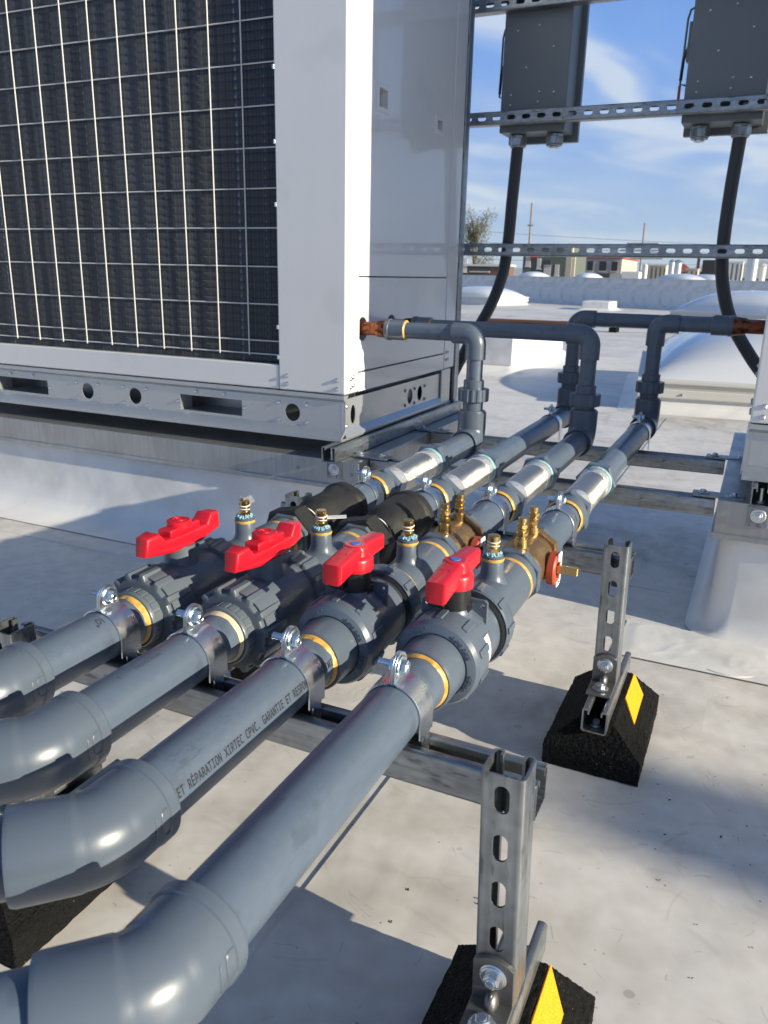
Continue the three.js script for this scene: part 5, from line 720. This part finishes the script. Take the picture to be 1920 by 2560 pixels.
[[6.2, -0.02], [5.0, 0.01], [4.0, 0.0], [2.6, 0.02]].forEach(([y, s], k) => solo('power_line', [sweep(Array.from({ length: 13 }, (_, i) => V(mix(-46, 22, i / 12), y + 0.5 - 2.2 * (i / 12) * (1 - i / 12) + (i / 12) * (k < 2 ? -2.2 : 0), mix(-92, -118, i / 12))), 0.020, 5)], M.conduit, ['highest', 'second highest', 'third highest', 'lowest'][k] + ' of the thin power lines between the poles', 'power line', 'power lines'));
{ // thin pale tree by the grille unit
  const t = thing('tree', 'sparse yellow-green tree beside the upright channel', 'tree', undefined, [-23.0, G0, -66.2]), bark = mat({ color: [0.17, 0.12, 0.08], roughness: 0.95 }), leaf = mat({ color: [0.16, 0.155, 0.055], roughness: 0.8, transmission: 0.25, thickness: 0 });
  const limbs = [sweep([V(0, 0, 0), V(0.1, 3, 0), V(0.35, 6, 0), V(0.2, 8, 0.2), V(0, 10, 0.1)], [0.28, 0.22, 0.17, 0.12, 0.06], 10)], tips = [];
  for (let k = 0; k < 26; k++) { const y = rr(5.5, 11), a = rnd() * 6.28, L = rr(0.5, 1.4), p0 = V(0.25, y * 0.85, 0.1), p2 = V(0.25 + Math.cos(a) * L, y + rr(0, 1.2), Math.sin(a) * L); limbs.push(sweep([p0, p0.clone().lerp(p2, 0.5).add(V(0, 0.25, 0)), p2], [0.06, 0.04, 0.015], 6)); tips.push(p2, p0.clone().lerp(p2, 0.6)); }
  part(t, 'trunk', limbs, bark);
  const pos = []; for (const c of tips) for (let k = 0; k < 75; k++) { const q = V(c.x + (rnd() + rnd() - 1) * 0.6, c.y + (rnd() + rnd() - 1) * 0.6 - rnd() * 0.5, c.z + (rnd() + rnd() - 1) * 0.9), u = V(rnd() - 0.5, rnd() - 0.5, rnd() - 0.5).normalize().multiplyScalar(0.10), v = V(rnd() - 0.5, rnd() - 0.5, rnd() - 0.5).normalize().multiplyScalar(0.06); pos.push(q.x - u.x, q.y - u.y, q.z - u.z, q.x + v.x, q.y + v.y, q.z + v.z, q.x + u.x, q.y + u.y, q.z + u.z); }
  const g = new THREE.BufferGeometry(); g.setAttribute('position', new THREE.Float32BufferAttribute(pos, 3)); g.computeVertexNormals(); part(t, 'crown', [g], leaf);
  const b = thing('bush', 'dry bush below the sparse tree at the parapet', 'bush', undefined, [-18.6, G0, -52]), bp = []; for (let k = 0; k < 2600; k++) { const a = rnd() * 6.28, r = Math.sqrt(rnd()) * 1.3, y = 4.5 + rnd() * 2.7 - r * 0.5; const q = V(Math.cos(a) * r, y, Math.sin(a) * r), u = V(rnd() - 0.5, rnd() - 0.5, rnd() - 0.5).multiplyScalar(0.3), v = V(rnd() - 0.5, rnd() - 0.5, rnd() - 0.5).multiplyScalar(0.2); bp.push(q.x - u.x, q.y - u.y, q.z - u.z, q.x + v.x, q.y + v.y, q.z + v.z, q.x + u.x, q.y + u.y, q.z + u.z); }
  const bg = new THREE.BufferGeometry(); bg.setAttribute('position', new THREE.Float32BufferAttribute(bp, 3)); bg.computeVertexNormals(); part(b, 'crown', [bg], leaf); part(b, 'trunk', [rod(V(0, 0, 0), V(0, 6, 0), 0.09, 8)], bark);
}
{ // mountains
  const W = 2600, n = 90, pos = [], idx = []; for (let i = 0; i <= n; i++) { const x = mix(-1500, 900, i / n), h = 18 + 62 * Math.pow(fbm(i * 0.16 + 7, 3, 512, 5, 221), 1.4) * (0.35 + 0.65 * sm(-380, -140, x)); pos.push(x, G0, -2500, x, h, -2620, x, G0, -2900); } for (let i = 0; i < n; i++) for (const k of [0, 1]) { const a = i * 3 + k; idx.push(a, a + 3, a + 1, a + 3, a + 4, a + 1); }
  const g = new THREE.BufferGeometry(); g.setAttribute('position', new THREE.Float32BufferAttribute(pos, 3)); g.setIndex(idx); g.computeVertexNormals(); structure('mountains', [g], mat({ color: [0.13, 0.12, 0.11], roughness: 1 }), 'low hazy blue hills on the horizon', 'hills');
}
scene.fog = new THREE.FogExp2(0xc9d8e6, 0.00035);
renderer.render(scene, camera);
